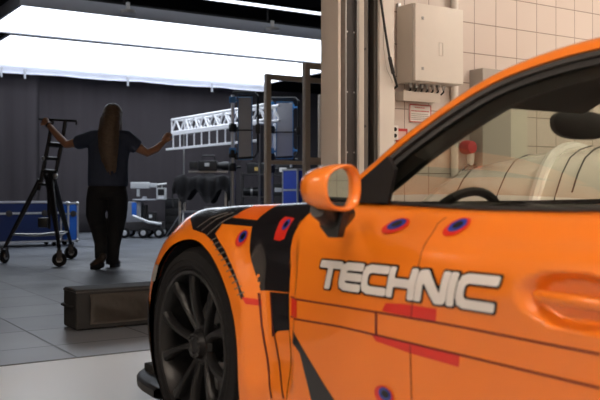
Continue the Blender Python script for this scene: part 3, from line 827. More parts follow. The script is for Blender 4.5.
for i, (a, b) in enumerate([((228, 213), (197.5, 228)), ((234, 213), (202, 231)), ((240, 214), (207, 236))]):
    panel('vent_slat', dline([a, ((a[0] + b[0]) / 2 - 2, (a[1] + b[1]) / 2 - 2), b], .005), mat('slat_grey', (.16, .14, .12), .4, noise=.1), fenL, off=.0026)
for k in range(11):
    f = k / 10; x = 213 + 27.5 * f; y = 238.5 + 54 * f ** 1.12
    panel('vent_rib', dline([(x - 2.6, y + 2.8), (x + 4.0, y - .4)], .004), mat('slat_grey', (.16, .14, .12), .4, noise=.1), fenL, off=.0026)
# red stripes across fender foot
foil('livery_band', [(242, 297), (262, 300), (262, 306), (246, 304)], RED, fenL, off=.0025)
# air outlet blades and lower black foil behind the wheel
foil('livery_stripe', [(270.5, 292), (289.5, 293.5), (290, 330), (278, 331), (272.5, 337)], BLACKP, fenL, off=.0016)
panel('outlet_edge', dline([(259, 293), (262, 325), (268, 360), (272, 398)], .006), DKLINE, fenL, off=.003, rim=.002)
panel('outlet_edge', dline([(271, 293), (273, 325), (280, 365), (284, 398)], .005), DKLINE, fenL, off=.003, rim=.002)
# door livery
def dl(pts, w, m=DKLINE, nm='panel_line', off=.0015): return panel(nm, dline(pts, w), m, doorL, off=off, gx=.04)
foil('livery_stripe', [(293, 329), (301, 345), (317, 372), (336, 402), (312, 402), (307, 381), (300, 353), (293, 343)], BLACKP, doorL)
dl([(291, 297), (340, 306), (400, 316), (440, 323), (520, 338.5), (600, 354)], .0045)
dl([(291, 316.5), (340, 326.5), (400, 340.5), (440, 350), (520, 369), (600, 388)], .0045)
dl([(451, 211), (438, 224), (428, 240), (420, 262), (414, 290), (411.5, 318)], .003)
dl([(410.5, 345), (411, 370), (412, 400)], .003)
dl([(376.5, 313), (376.5, 335)], .009)
foil('livery_band', [(382, 311), (386, 303), (404, 304), (437, 309), (436, 321.3), (400, 314.7)], RED, doorL, off=.001)
foil('livery_band', [(372, 334.5), (400, 341.5), (460, 355.5), (459, 367), (410, 353), (376, 341)], RED, doorL, off=.001)
foil('livery_band', [(291.5, 297.5), (297, 298.5), (297, 317.5), (291.5, 316)], RED, doorL, off=.001)
dot(397.5, 225, 10.5, 4.0, R(-22), doorL)
dot(458.5, 226, 11, 4.4, R(-28), doorL)
dot(386, 394, 8, 5.5, R(50), doorL)

# --- TECHNIC lettering: strokes in a unit text block, thickened and laid on the door
def stroke_field(strokes):
    segs = [(a, b) for s in strokes for a, b in zip(s, s[1:])]
    def f(x, y):
        d = 9
        for (ax, ay), (bx, by) in segs:
            vx, vy = bx - ax, by - ay; L = vx * vx + vy * vy
            t = max(0, min(1, ((x - ax) * vx + (y - ay) * vy) / L)) if L else 0
            d = min(d, (abs(x - ax - vx * t) ** 5 + abs(y - ay - vy * t) ** 5) ** .2)
        return d
    return f
def iso_mesh(f, r, x0, x1, y0, y1, h):
    nx, ny = int((x1 - x0) / h) + 1, int((y1 - y0) / h) + 1
    val = [[f(x0 + i * h, y0 + j * h) - r for j in range(ny + 1)] for i in range(nx + 1)]
    vid, vs, fs = {}, [], []
    def V(key, p):
        if key not in vid: vid[key] = len(vs); vs.append(p)
        return vid[key]
    for i in range(nx):
        for j in range(ny):
            c = [(i, j), (i + 1, j), (i + 1, j + 1), (i, j + 1)]
            if all(val[a][b] > 0 for a, b in c): continue
            out = []
            for k in range(4):
                a, b = c[k], c[(k + 1) % 4]; va, vb = val[a[0]][a[1]], val[b[0]][b[1]]
                if va <= 0: out.append(V(('p', a), (x0 + a[0] * h, y0 + a[1] * h)))
                if (va <= 0) != (vb <= 0):
                    t = va / (va - vb); key = ('e',) + tuple(sorted((a, b)))
                    out.append(V(key, (x0 + (a[0] + (b[0] - a[0]) * t) * h, y0 + (a[1] + (b[1] - a[1]) * t) * h)))
            if len(out) > 2: fs.append(out)
    return vs, fs
T_ = .155   # half stroke, letter height 1
def glyph(ch, w):
    a, b, lo, hi, m = T_, w - T_, T_, 1 - T_, .5
    if ch == 'T': return [[(a * .6, hi), (b + .06, hi)], [(w * .5, hi), (w * .5, lo * .8)]]
    if ch == 'E': return [[(b, hi), (a + .2, hi), (a + .05, hi - .06), (a, hi - .2), (a, lo + .2), (a + .05, lo + .06), (a + .2, lo), (b, lo)], [(a, m), (b, m)]]
    if ch == 'C': return [[(b, hi), (a + .2, hi), (a + .05, hi - .06), (a, hi - .2), (a, lo + .2), (a + .05, lo + .06), (a + .2, lo), (b, lo)]]
    if ch == 'H': return [[(a, hi), (a, lo)], [(b, hi), (b, lo)], [(a, m), (b, m)]]
    if ch == 'N': return [[(a, lo), (a, hi - .1), (a + .04, hi - .02), (a + .14, hi), (b - .18, lo), (b - .06, lo + .01), (b, lo + .1), (b, hi)]]
    if ch == 'I': return [[(a, hi), (a, lo)]]
TB = [at(323.6, 259.3), at(504, 276.0), at(495.5, 314.2), at(317.5, 287.2)]
TBz = [(p[0], surf(*p)[1]) for p in TB]
SLANT = .22
def txy(u, h):
    """u along the block 0..1, h height 0..1"""
    a = [TBz[0][k] + (TBz[1][k] - TBz[0][k]) * u for k in (0, 1)]
    b = [TBz[3][k] + (TBz[2][k] - TBz[3][k]) * u for k in (0, 1)]
    x, z = b[0] + (a[0] - b[0]) * h, b[1] + (a[1] - b[1]) * h
    return x, vz(x, z)
word = [('T', 1.02), ('E', 1.08), ('C', 1.14), ('H', 1.16), ('N', 1.22), ('I', .33), ('C', 1.36)]
adv = -.035; total = sum(w for _, w in word) + adv * 6
pen = 0
for ch, w in word:
    fld = stroke_field(glyph(ch, w))
    par = doorL
    for rad, m, nm, off in ((T_ + .035, BLACKP, 'letter_outline', .0020), (T_ - .025, WHITEF, 'letter', .0034)):
        vs, fs = iso_mesh(fld, rad, -.12, w + .12, -.1, 1.1, .04)
        co, no = [], []
        for x, y in vs:
            s, v = txy((x + pen) / total, y); n = N3(s, v); co.append(tuple(P3(s, v) + n * off)); no.append(tuple(n))
        fx = []
        for f in fs:
            A, B, C_ = (Vector(co[f[k]]) for k in (0, 1, 2))
            fx.append(f if (B - A).cross(C_ - A).dot(Vector(no[f[0]])) > 0 else f[::-1])
        me = bpy.data.meshes.new(nm); me.from_pydata(co, [], fx); me.update()
        link(nm, me, doorL, m, ang=None); me.normals_split_custom_set_from_vertices(no)
    pen += w + adv

# --- door handle
mb = MB(); rows = []
for i in range(21):
    f = i / 20; x = -1.495 - .25 * f; s = min(1, math.sin(f * PI) * 3) ** .5 if 0 < f < 1 else .12
    y = surf0(x, vz(x, .69))[0] - .022 + .016 * math.sin(f * PI); hz = .0125 * max(s, .15); hy = .009 * max(s, .2)
    rows.append([(x, y + hy * math.cos(2 * PI * k / 14), .690 + hz * math.sin(2 * PI * k / 14)) for k in range(15)])
mb.sheet(rows); bmesh.ops.recalc_face_normals(mb.bm, faces=mb.bm.faces)
h = mb.build('door_handle', ORANGE, doorL, ang=None)

# --- door mirrors
def door_mirror(sd):
    root = bpy.data.objects.new('door_mirror', None); COL.objects.link(root); root.parent = car
    root.location = (-.965, 1.008 * sd, .907); root.rotation_euler = (0, 0, R(18) * sd)
    # shell: cross sections from the glass opening (back, x=-.05) to the rounded nose (x=+.10)
    def ring(x, sy, sz, cy=0, cz=0, n=32):
        o = []
        for k in range(n + 1):
            a = 2 * PI * k / n; c, s = math.cos(a), math.sin(a)
            e = 2.6; yy = abs(c) ** (2 / e) * (1 if c > 0 else -1); zz = abs(s) ** (2 / e) * (1 if s > 0 else -1)
            k2 = 1 - .30 * (yy * .5 + .5) * (1 if zz > 0 else .6)      # outboard end slimmer
            o.append((x, (cy + sy * yy) * sd, cz + sz * zz * k2))
        return o
    rows = [ring(-.030, .060, .052), ring(-.046, .064, .055), ring(-.050, .069, .060), ring(-.042, .074, .064), ring(-.02, .076, .066), ring(.008, .073, .063), ring(.032, .069, .056, -.004), ring(.052, .054, .044, -.008), ring(.066, .034, .028, -.012), ring(.072, .010, .009, -.014)]
    mb = MB(); mb.sheet(rows); bmesh.ops.remove_doubles(mb.bm, verts=mb.bm.verts[:], dist=1e-5)
    bmesh.ops.recalc_face_normals(mb.bm, faces=mb.bm.faces)
    mb.build('mirror_housing', ORANGE, root, ang=None)
    g = ring(-.031, .0595, .0515)[:-1]
    me = bpy.data.meshes.new('mirror_glass'); me.from_pydata(g, [], [list(range(len(g)))]); me.update()
    link('mirror_glass', me, root, mat('mirror_silver', (.75, .80, .82), .02, metal=1.0), smooth=False)
    mb = MB()
    mb.prism([(-.03, -.055), (.05, -.055), (.045, -.10), (.02, -.125), (-.01, -.125)], -.005, .02, M=Matrix.Translation((0, -.03 * sd, 0)) @ Matrix(((1, 0, 0, 0), (0, 0, -1, 0), (0, 1, 0, 0), (0, 0, 0, 1))))
    mb.tube([(.015, .02 * sd, -.05), (.015, -.03 * sd, -.075), (.03, -.09 * sd, -.085), (.06, -.17 * sd, -.07)], [.026, .028, .024, .018], 12)
    mb.build('mirror_foot', BLACKPL, root)
door_mirror(1); door_mirror(-1)

# --- cabin
mb = MB(); rows = []
for i in range(13):
    f = i / 12; x = -.34 - .62 * f
    row = []
    for k in range(21):
        s = -1 + 2 * k / 20; z = .828 + .022 * math.sin(f * PI * .8) + (.02 * math.exp(-((s - .48) / .2) ** 2) * f)
        row.append((x - .08 * abs(s) ** 2, .70 * s, z if f < .96 else z - .10))
    rows.append(row)
mb.sheet(rows); mb.build('dashboard', CABIN, car, ang=40)
mb = MB(); cc = Vector((-.78, .40, .745)); tl = R(24)
mb.tube([cc + Vector((-.165 * math.sin(2 * PI * k / 36) * math.sin(tl), .165 * math.cos(2 * PI * k / 36), .165 * math.sin(2 * PI * k / 36) * math.cos(tl))) for k in range(36)], .014, 8, closed=True)
for a in (0, 180, 270):
    mb.tube([cc, cc + Vector((-.17 * math.sin(R(a)) * math.sin(tl), .17 * math.cos(R(a)), .17 * math.sin(R(a)) * math.cos(tl)))], .012, 6)
mb.blob(cc, (.03, .05, .05)); mb.tube([cc, cc + Vector((.25, 0, -.08))], .03, 10)
mb.build('steering_wheel', CABIN, car)
for y in (.36, -.36):
    mb = MB()
    mb.box(-2.0, -1.5, y - .24, y + .24, .30, .46, .05); mb.box(-.09, .09, y - .23, y + .23, 0, .50, .06, M=TR(-1.98, 0, .40, ry=R(-16)))
    mb.box(-.05, .05, y - .13, y + .13, .48, .66, .045, M=TR(-1.98, 0, .40, ry=R(-16)))
    mb.build('seat', CABIN, car, ang=40)
mb = MB(); rows = []
for i, (x, hy, hz, cz) in enumerate([(-.895, .02, .006, 0), (-.885, .10, .028, 0), (-.893, .125, .036, 0), (-.915, .130, .037, 0), (-.92, .124, .032, 0), (-.921, .01, .004, 0)]):
    row = []
    for k in range(29):
        a = 2 * PI * k / 28; c, s = math.cos(a), math.sin(a)
        zz = abs(s) ** .8 * (1 if s > 0 else -1)
        row.append((x, hy * abs(c) ** .75 * (1 if c > 0 else -1), 1.112 + hz * 1.45 * (zz if s < 0 else zz * .7)))
    rows.append(row)
mb.sheet(rows); mb.tube([(-.89, 0, 1.13), (-.90, 0, 1.165), (-.93, 0, 1.19)], .014, 8)
mb.build('rear_view_mirror', CABIN, car, ang=50)
for y in (.30, -.30):
    MB().box(-.11, .11, y - .20, y + .20, -.008, .008, .006, M=TR(-1.10, 0, 1.178, ry=R(24))).build('sun_visor', CABIN, car)

# ------------------------------------------------------------------ things on the studio floor
def wl(o, wx, wy):
    """world floor spot -> local (right, forward) of a thing turned towards the camera's heading"""
    d = Vector((wx - o[0], wy - o[1])); s, c = math.sin(HEAD), math.cos(HEAD)
    return (c * d.x - s * d.y, s * d.x + c * d.y)
# long black equipment bag on the boundary
t = thing('equipment_bag', 'long black fabric equipment bag lying on the studio floor tiles before the orange car', 'bag', (1.74, 5.31, 0))
bagm = mat('bag_fabric', (.075, .062, .052), .55, noise=.25, nscale=6, bump=.6, bscale=9)
bagd = mat('bag_dark', (.014, .013, .013), .7, noise=.2, nscale=10)
MB().box(0, 1.25, 0, .26, .005, .262, .02, seg=3).build('bag_body', bagd, t)
mb = MB(); rows = []
for i in range(31):
    x = .09 + 1.12 * i / 30
    rows.append([(x, -.004 - .014 * math.sin(PI * j / 10) * (1 + .35 * math.sin(x * 17 + j * .8) + .3 * math.sin(x * 31)), .035 + .195 * j / 10) for j in range(11)])
mb.sheet(rows, thick=.006); mb.build('front_pocket', bagm, t, ang=None)
mb = MB(); mb.tube([(.0, .0, .245), (0, .26, .245), (1.25, .26, .245), (1.25, 0, .245)], .006, 6, closed=True); mb.build('zip', DARKSTEEL, t)
mb = MB(); mb.tube([(-.004, .03, .15), (-.03, .07, .155), (-.03, .19, .155), (-.004, .23, .15)], .010, 8); mb.build('handle', bagd, t)

# rolling tripod stand
SP = (3.06, 10.45)
t = thing('rolling_stand', 'tall black tripod stand on three castors, its top bar held by the person', 'stand', (*SP, 0), -HEAD)
U = 10.35 / 850
SPD = math.sin(HEAD) * SP[0] + math.cos(HEAD) * SP[1]; SPR = math.cos(HEAD) * SP[0] - math.sin(HEAD) * SP[1]
def sp(px, py, y=0.0): return Vector(((px - 300) * (SPD + y) / 850 - SPR, y, .9 + (190 - py) * (SPD + y) / 850))
cast = [wl(SP, 2.62, 10.72), wl(SP, 3.05, 9.92), wl(SP, 3.52, 10.95)]
MB().tube([sp(39, 119, -.05), sp(77, 121, -.05)], .016, 10).tube([sp(76.5, 121, -.05), sp(76.5, 125, -.05)], .012, 8).build('handle_bar', BLACKMET, t)
MB().tube([sp(52.5, 120.5, -.05), sp(50, 135, -.04), sp(42, 176, -.02), sp(38.5, 190, 0)], .024, 10).build('rail', BLACKMET, t)
MB().tube([sp(65.5, 120.5, -.05), sp(62, 142, -.04), sp(55, 176, -.02), sp(50.5, 196, 0)], .024, 10).build('rail', BLACKMET, t)
for (a, b, y, r) in ((49, 62, 144.5, .034), (46, 60, 158, .022), (43, 57, 171, .026), (39, 54, 184, .020)):
    MB().tube([sp(a, y, -.035), sp(b, y + 1, -.035)], r, 8).build('rung', BLACKMET, t)
MB().blob(sp(43.5, 158.5, -.04), (.022, .03, .03)).build('clamp_knob', STEEL, t)
MB().blob(sp(55.5, 176, -.03), (.03, .04, .04)).build('clamp_knob', STEEL, t)
apex = [sp(40, 180, 0), sp(50, 172, -.02), sp(53, 176, .02)]
for i, (c, a) in enumerate(zip(cast, apex)):
    top = Vector((c[0], c[1], .19))
    MB().tube([a, a.lerp(top, .5), top], [.032, .030, .022], 10).build('leg', BLACKMET, t)
    if i: MB().tube([a + Vector((-.07, 0, .02)), (a + Vector((-.07, 0, .02))).lerp(top, .96)], [.018, .014], 8).build('leg_strut', BLACKMET, t)
    cs = bpy.data.objects.new('castor', None); COL.objects.link(cs); cs.parent = t; cs.location = (c[0], c[1], 0)
    yaw = (R(75), R(15), R(20))[i]; M = Matrix.Rotation(yaw, 4, 'Z')
    MB().lathe([(0, -.022), (.05, -.022), (.078, -.018), (.085, -.008), (.085, .008), (.078, .018), (.05, .022), (0, .022)], 28, M=M @ Matrix.Translation((0, 0, .085)) @ Matrix.Rotation(PI / 2, 4, 'X')).build('castor_wheel', RUBBER, cs)
    MB().lathe([(0, -.027), (.035, -.027), (.04, -.02), (.04, .02), (.035, .027), (0, .027)], 20, M=M @ Matrix.Translation((0, 0, .085)) @ Matrix.Rotation(PI / 2, 4, 'X')).build('castor_hub', STEEL, cs)
    MB().prism([(-.03, .07), (.03, .07), (.03, .19), (-.03, .19)], .032, .038, M=M @ Matrix(((1, 0, 0, 0), (0, 0, 1, 0), (0, 1, 0, 0), (0, 0, 0, 1)))).prism([(-.03, .07), (.03, .07), (.03, .19), (-.03, .19)], -.038, -.032, M=M @ Matrix(((1, 0, 0, 0), (0, 0, 1, 0), (0, 1, 0, 0), (0, 0, 0, 1)))).box(-.03, .03, -.038, .038, .185, .195, M=M).build('castor_fork', DARKSTEEL, cs)
mids = [a.lerp(Vector((c[0], c[1], .19)), .80) for c, a in zip(cast, apex)]
for i in range(3):
    a, b = mids[i], mids[(i + 1) % 3]; m_ = a.lerp(b, .5) + Vector((0, 0, -.02))
    MB().tube([a, m_, b], .011, 8).build('brace', STEEL, t)
MB().tube([sp(49, 176, 0), sp(49.5, 215, .02)], [.03, .024], 10).tube([sp(49.5, 215, .02), sp(49.5, 229, .02)], .016, 8).build('centre_column', BLACKMET, t)
MB().box(-.10, .02, -.05, .07, .44, .56, .015).build('winch_box', BLACKMET, t)

# flight cases
BLUEC = mat('case_blue', (.008, .022, .10), .45, noise=.1, nscale=3)
BLUEB = mat('case_bright_blue', (.02, .14, .60), .45, noise=.1, nscale=3)
def flight_case(name, label, loc, w, d, h, m, rz=0, group=None, wheels=True, cat='flight case', balls=True):
    t = thing(name, label, cat, loc, rz, group); z0 = .07 if wheels else 0
    MB().box(.006, w - .006, .006, d - .006, z0 + .004, h - .004, .004).build('case_body', m, t)
    e = MB(); q = .014
    for x in (0, w - q * 2):
        for y in (0, d - q * 2): e.box(x, x + 2 * q, y, y + 2 * q, z0, h, .004)
    for z in (z0, h - 2 * q, h * .72):
        for y in (0, d - 2 * q): e.box(0, w, y, y + 2 * q, z, z + (2 * q if z != h * .72 else 2.2 * q), .004)
        for x in (0, w - 2 * q): e.box(x, x + 2 * q, 0, d, z, z + 2 * q, .004)
    e.build('edge_trim', ALU, t)
    if balls:
        for x in (.02, w - .02):
            for y in (.02, d - .02):
                for z in (z0 + .02, h - .02): MB().blob((x, y, z), (.035, .035, .035), u=12, v=8).build('ball_corner', STEEL, t)
    n = max(1, int(w / .45))
    for k in range(n):
        x = w * (k + .5) / n
        MB().lathe([(0, 0), (.05, 0), (.05, .008), (.03, .012), (0, .012)], 16, M=Matrix.Translation((x, .0, h * .72 + .015)) @ Matrix.Rotation(PI / 2, 4, 'X')).build('latch', DARKSTEEL, t)
    if wheels:
        for x in (.1, w - .1):
            for y in (.1, d - .1):
                MB().lathe([(0, -.014), (.034, -.014), (.036, 0), (.034, .014), (0, .014)], 16, M=Matrix.Translation((x, y, .036)) @ Matrix.Rotation(PI / 2, 4, 'X')).build('castor_wheel', RUBBER, t)
    return t
flight_case('flight_case', 'long dark blue flight case with aluminium edges behind the rolling stand', (2.55, 13.55, 0), 1.66, .62, .72, BLUEC)
flight_case('flight_case', 'bright blue case end between the long dark blue case and the person', (4.26, 13.42, 0), .18, .55, .70, BLUEB)

# ---- the person
def bake(obj):
    dg = bpy.context.evaluated_depsgraph_get(); me = bpy.data.meshes.new_from_object(obj.evaluated_get(dg))
    old = obj.data; obj.modifiers.clear(); obj.data = me; bpy.data.meshes.remove(old)
    for p in me.polygons: p.use_smooth = True
def melt(mb, name, m, parent, vox=.012, it=4, fac=.6):
    o = mb.build(name, m, parent, ang=None)
    r = o.modifiers.new('r', 'REMESH'); r.mode = 'VOXEL'; r.voxel_size = vox; r.use_smooth_shade = True
    s = o.modifiers.new('s', 'SMOOTH'); s.iterations = it; s.factor = fac
    bake(o); return o
def loft(mb, secs, n=20):
    """secs: (x, y, z, rx, ry) level rings"""
    t = bmesh.new(); rg = []
    for x, y, z, rx, ry in secs:
        rg.append([t.verts.new((x + rx * math.cos(2 * PI * k / n), y + ry * math.sin(2 * PI * k / n), z)) for k in range(n)])
    for a, b in zip(rg, rg[1:]):
        for k in range(n): t.faces.new((a[k], a[(k + 1) % n], b[(k + 1) % n], b[k]))
    t.faces.new(rg[0][::-1]); t.faces.new(rg[-1]); bmesh.ops.recalc_face_normals(t, faces=t.faces)
    return mb._add(t)
PP = (3.46, 9.45)
UP = 9.81 / 850
person = thing('person', 'long-haired person in a dark blue t-shirt and black trousers, arms spread, seen from behind', 'person', (*PP, 0), -HEAD)
PPD = math.sin(HEAD) * PP[0] + math.cos(HEAD) * PP[1]; PPR = math.cos(HEAD) * PP[0] - math.sin(HEAD) * PP[1]
def b(px, py, y=0.0): return Vector(((px - 300) * (PPD + y) / 850 - PPR, y, .9 + (190 - py) * (PPD + y) / 850))
SKIN = mat('skin', (.42, .20, .11), .5, noise=.08)
SHIRT = mat('navy_shirt', (.036, .048, .082), .85, noise=.15, nscale=8, bump=.2, bscale=25)
PANTS = mat('black_trousers', (.009, .009, .010), .85, noise=.2, nscale=8, bump=.2, bscale=20)
HAIRM = mat('brown_hair', (.12, .078, .048), .5, noise=.5, nscale=45, bump=.5, bscale=80)
SHOE = mat('brown_shoe', (.045, .030, .022), .6, noise=.2)
mb = MB()
loft(mb, [(0, 0, .84, .15, .12), (0, 0, .95, .19, .14), (.01, 0, 1.08, .19, .145), (.015, .0, 1.25, .19, .14), (.02, .01, 1.40, .20, .13), (.03, .01, 1.50, .185, .10), (.035, .01, 1.56, .10, .07), (.045, .02, 1.62, .062, .062), (.055, .03, 1.70, .058, .062)])
mb.blob((.06, .04, 1.765), (.083, .102, .120)); mb.blob((.06, .075, 1.705), (.055, .06, .055))
mb.blob((.06, .145, 1.745), (.014, .02, .022), u=10, v=8)                       # nose
for s in (-1, 1): mb.blob((.06 + .085 * s, .035, 1.755), (.012, .022, .033), u=10, v=8)   # ears
for s in (-1, 1): mb.blob((.06 + .032 * s, .130, 1.772), (.017, .012, .010), u=10, v=8)
mb.blob((.06, .135, 1.705), (.024, .012, .008), u=10, v=8)
# arms
LA = [b(94, 138, .0), b(80, 142, .10), b(66.5, 144.5, .20), b(57, 135, .32), b(48, 124, .44)]
RA = [b(126, 138, .0), b(137, 147, .04), b(147.5, 153, .08), b(156, 149, .14), b(163, 142.5, .20)]
mb.tube(LA, [.068, .058, .047, .043, .030], 14); mb.tube(RA, [.068, .060, .047, .044, .030], 14)
for sh in (LA[0], RA[0]): mb.blob(sh, (.072, .072, .07))
def hand(w, d, palm_n, curl, thumb_side):
    """w wrist, d finger direction, palm_n palm normal"""
    d = d.normalized(); pn = (palm_n - d * palm_n.dot(d)).normalized(); s = d.cross(pn) * thumb_side
    mb.tube([w, w + d * .03, w + d * .09], [.030, .034, .036], 12)
    mb.tube([w + d * .045 + s * .025, w + d * .092 + s * .030], [.017, .017], 10); mb.tube([w + d * .045 - s * .025, w + d * .088 - s * .028], [.016, .016], 10)
    for k, (off, L) in enumerate(((.030, .072), (.011, .080), (-.009, .076), (-.028, .060))):
        p0 = w + d * .08 + s * off; q = [p0]; ang = .15; p = p0; sd = s * off * .45
        for j in range(3):
            ang += curl; dd = d * math.cos(ang) + pn * math.sin(ang) + sd * 4 * (1 if j == 0 else .4)
            p = p + dd.normalized() * L * (.42, .32, .26)[j]; q.append(p)
        mb.tube(q, [.0105, .0098, .009, .008], 10)
    p0 = w + d * .030 + s * .028
    mb.tube([p0, p0 + d * .025 + s * .026, p0 + d * .055 + s * .036 + pn * .012, p0 + d * .075 + s * .034 + pn * .026], [.015, .013, .011, .009], 10)
hand(LA[-1], Vector((-.55, .45, .55)), Vector((.2, .75, -.3)), .45, 1)
hand(RA[-1], Vector((.45, .15, .80)), Vector((.2, .9, -.2)), .22, -1)
# legs under the trousers
LL = [b(100, 192, 0), b(97, 212, .02), b(98.5, 229, .04), b(101, 246, -.10), b(100.5, 258, -.16)]
RL = [b(115, 192, 0), b(117, 212, .05), b(115.5, 230, .10), b(113, 248, .10), b(111.5, 262.5, .08)]
mb.tube(LL, [.10, .085, .058, .052, .036], 14); mb.tube(RL, [.10, .085, .058, .052, .036], 14)
mb.tube([LL[-1], LL[-1] + Vector((-.06, .03, -.05))], [.036, .03], 10); mb.tube([RL[-1], RL[-1] + Vector((0, .05, -.03))], [.036, .03], 10)
body = melt(mb, 'body', SKIN, person, vox=.0062, it=2, fac=.5)
# t-shirt
mb = MB()
loft(mb, [(.01, 0, .945, .232, .165), (.01, 0, .96, .235, .168), (.01, 0, 1.08, .232, .165), (.015, .0, 1.25, .232, .158), (.025, .01, 1.40, .250, .148), (.03, .01, 1.50, .225, .118), (.035, .01, 1.565, .11, .082), (.04, .012, 1.588, .080, .075)])
mb.tube([LA[0] + Vector((.07, 0, 0)), LA[0], LA[1], LA[1].lerp(LA[2], .18)], [.095, .094, .086, .084], 16)
mb.tube([RA[0] + Vector((-.07, 0, 0)), RA[0], RA[1].lerp(RA[0], .1), RA[1].lerp(RA[2], .10)], [.095, .094, .088, .086], 16)
melt(mb, 'shirt', SHIRT, person, vox=.012, it=3, fac=.5)
# trousers
mb = MB()
loft(mb, [(-.0, 0, .80, .17, .14), (0, 0, .88, .212, .160), (0, 0, .97, .198, .152)])
mb.tube([b(98, 188, 0), b(97, 200, .0), b(95.5, 215, .03), b(98.5, 229, .04), b(101, 244, -.09), b(101, 258.5, -.15)], [.115, .125, .112, .090, .074, .070], 16)
mb.tube([b(116.5, 188, 0), b(118, 200, .02), b(117.5, 215, .06), b(115.5, 230, .10), b(113, 246, .10), b(112.0, 264.5, .085)], [.115, .120, .110, .096, .082, .074], 16)
melt(mb, 'trousers', PANTS, person, vox=.012, it=3, fac=.5)
# shoes
def shoe(heel, toe, up=0):
    mb = MB(); d = (toe - heel); 
    mb.tube([heel + Vector((0, 0, .03)), heel.lerp(toe, .3) + Vector((0, 0, .022)), heel.lerp(toe, .7) + Vector((0, 0, .005)), toe], [.044, .046, .042, .030], 12)
    mb.blob(heel + Vector((0, 0, .05)), (.045, .045, .05))
    o = melt(mb, 'shoe', SHOE, person, vox=.009, it=2, fac=.5)
    s = MB(); q = Vector((0, 0, -.033)); s.tube([heel + q, heel.lerp(toe, .5) + q, toe + q], [.035, .042, .030], 12)
    for v in s.bm.verts: v.co.z = v.co.z
    o2 = melt(s, 'shoe_sole', BLACKPL, o, vox=.009, it=1, fac=.3); return o
shoe(b(103, 261.5, -.20), b(91.5, 265.5, -.12))
shoe(Vector((.045, .06, .052)), Vector((.075, .26, .040)))
# hair: cap and long loose tail down the back
mb = MB()
mb.blob((.06, .022, 1.785), (.116, .118, .122)); mb.blob((.06, -.04, 1.72), (.122, .08, .12))
mb.blob((-.03, -.0, 1.66), (.045, .06, .12)); mb.blob((.135, .0, 1.66), (.04, .06, .12))
mb.tube([(.07, -.075, 1.72), (.055, -.135, 1.58), (.055, -.165, 1.42), (.07, -.175, 1.26), (.09, -.165, 1.12)], [.115, .110, .105, .085, .04], 18)
random.seed(11)
for k in range(16):
    a = (k - 7.5) / 7.5; x0 = .06 + a * .10
    mb.tube([(x0, -.09, 1.74), (.055 + a * .105, -.17, 1.55), (.055 + a * .10, -.22 + .05 * abs(a), 1.38), (.07 + a * .08 + random.uniform(-.01, .01), -.215 + .03 * abs(a), 1.22 + random.uniform(-.03, .05)), (.085 + a * .06, -.19, 1.08 + random.uniform(-.02, .09))], [.018, .018, .015, .012, .005], 8)
melt(mb, 'hair', HAIRM, person, vox=.009, it=1, fac=.4)
MB().tube([(.06 + .104 * math.cos(a), .022 + .112 * math.sin(a), 1.80 + .03 * math.sin(a)) for a in [2 * PI * k / 30 for k in range(30)]], .010, 8, closed=True).build('head_band', mat('band_cloth', (.03, .02, .018), .8), person)
wr = LA[-1].lerp(LA[-2], .12)
dv = (LA[-1] - LA[-2]).normalized(); u_ = dv.cross(Vector((0, 0, 1))).normalized(); v_ = dv.cross(u_)
MB().tube([wr + (u_ * math.cos(2 * PI * k / 20) + v_ * math.sin(2 * PI * k / 20)) * .037 for k in range(20)], .009, 8, closed=True).build('wrist_band', BLACKPL, person)

# ---- camera dolly
t = thing('camera_dolly', 'grey camera dolly with swing arm, small monitor and wheels, right of the person', 'camera dolly', (6.35, 15.1, 0), -HEAD)
UD = 16.1 / 850
def q(px, py, y=0): return Vector(((px - 147) * UD, y, .9 + (190 - py) * UD))
GREY = mat('dolly_grey', (.30, .31, .34), .45, metal=.3, noise=.1)
PALE = mat('dolly_pale', (.62, .64, .66), .4, metal=.3, noise=.1)
MB().box(-.42, .28, -.25, .25, .14, .30, .03).build('chassis', DARKSTEEL, t)
MB().box(-.40, -.12, -.15, .15, .28, .68, .02).build('column_box', GREY, t)
MB().box(-.29, -.20, -.165, -.148, .42, .66, .005).build('control_panel', BLUEB, t)
MB().box(-.10, -.03, -.12, .12, .28, .62, .02).build('battery', BLACKMET, t)
MB().lathe([(0, 0), (.22, 0), (.23, .015), (.20, .03), (.05, .03), (.04, .08), (0, .08)], 28, M=TR(-.08, 0, .70)).build('turntable', GREY, t)
MB().tube([(-.20, 0, .78), (-.20, 0, .92)], .03, 10).build('arm_post', PALE, t)
MB().box(-.34, .02, -.05, .05, .93, 1.05, .02).box(.02, .16, -.04, .04, .95, 1.03, .015).build('swing_arm', PALE, t)
MB().tube([(.14, 0, 1.0), (.34, 0, 1.02)], .018, 10).build('arm_tip', STEEL, t)
m = MB().box(.16, .34, -.10, .02, .72, .94, .012).build('monitor', PALE, t)
MB().box(.19, .31, -.106, -.099, .80, .92, .002).build('screen', BLACKMET, m)
MB().box(.20, .30, -.11, -.099, .735, .775, .002).build('screen_lamp', mat('monitor_pale', (.8, .82, .85), .3), m)
MB().tube([(.25, 0, .94), (.25, 0, 1.0)], .014, 8).build('monitor_bracket', STEEL, t)
MB().tube([(-.25, -.28, .42), (.05, -.30, .30), (.28, -.26, .26)], .028, 12).build('steering_bar', PALE, t)
MB().box(.02, .16, -.2, -.05, .30, .48, .02).build('motor_box', BLACKMET, t)
MB().box(.04, .10, -.215, -.199, .38, .44, .004).build('motor_plate', PALE, t)
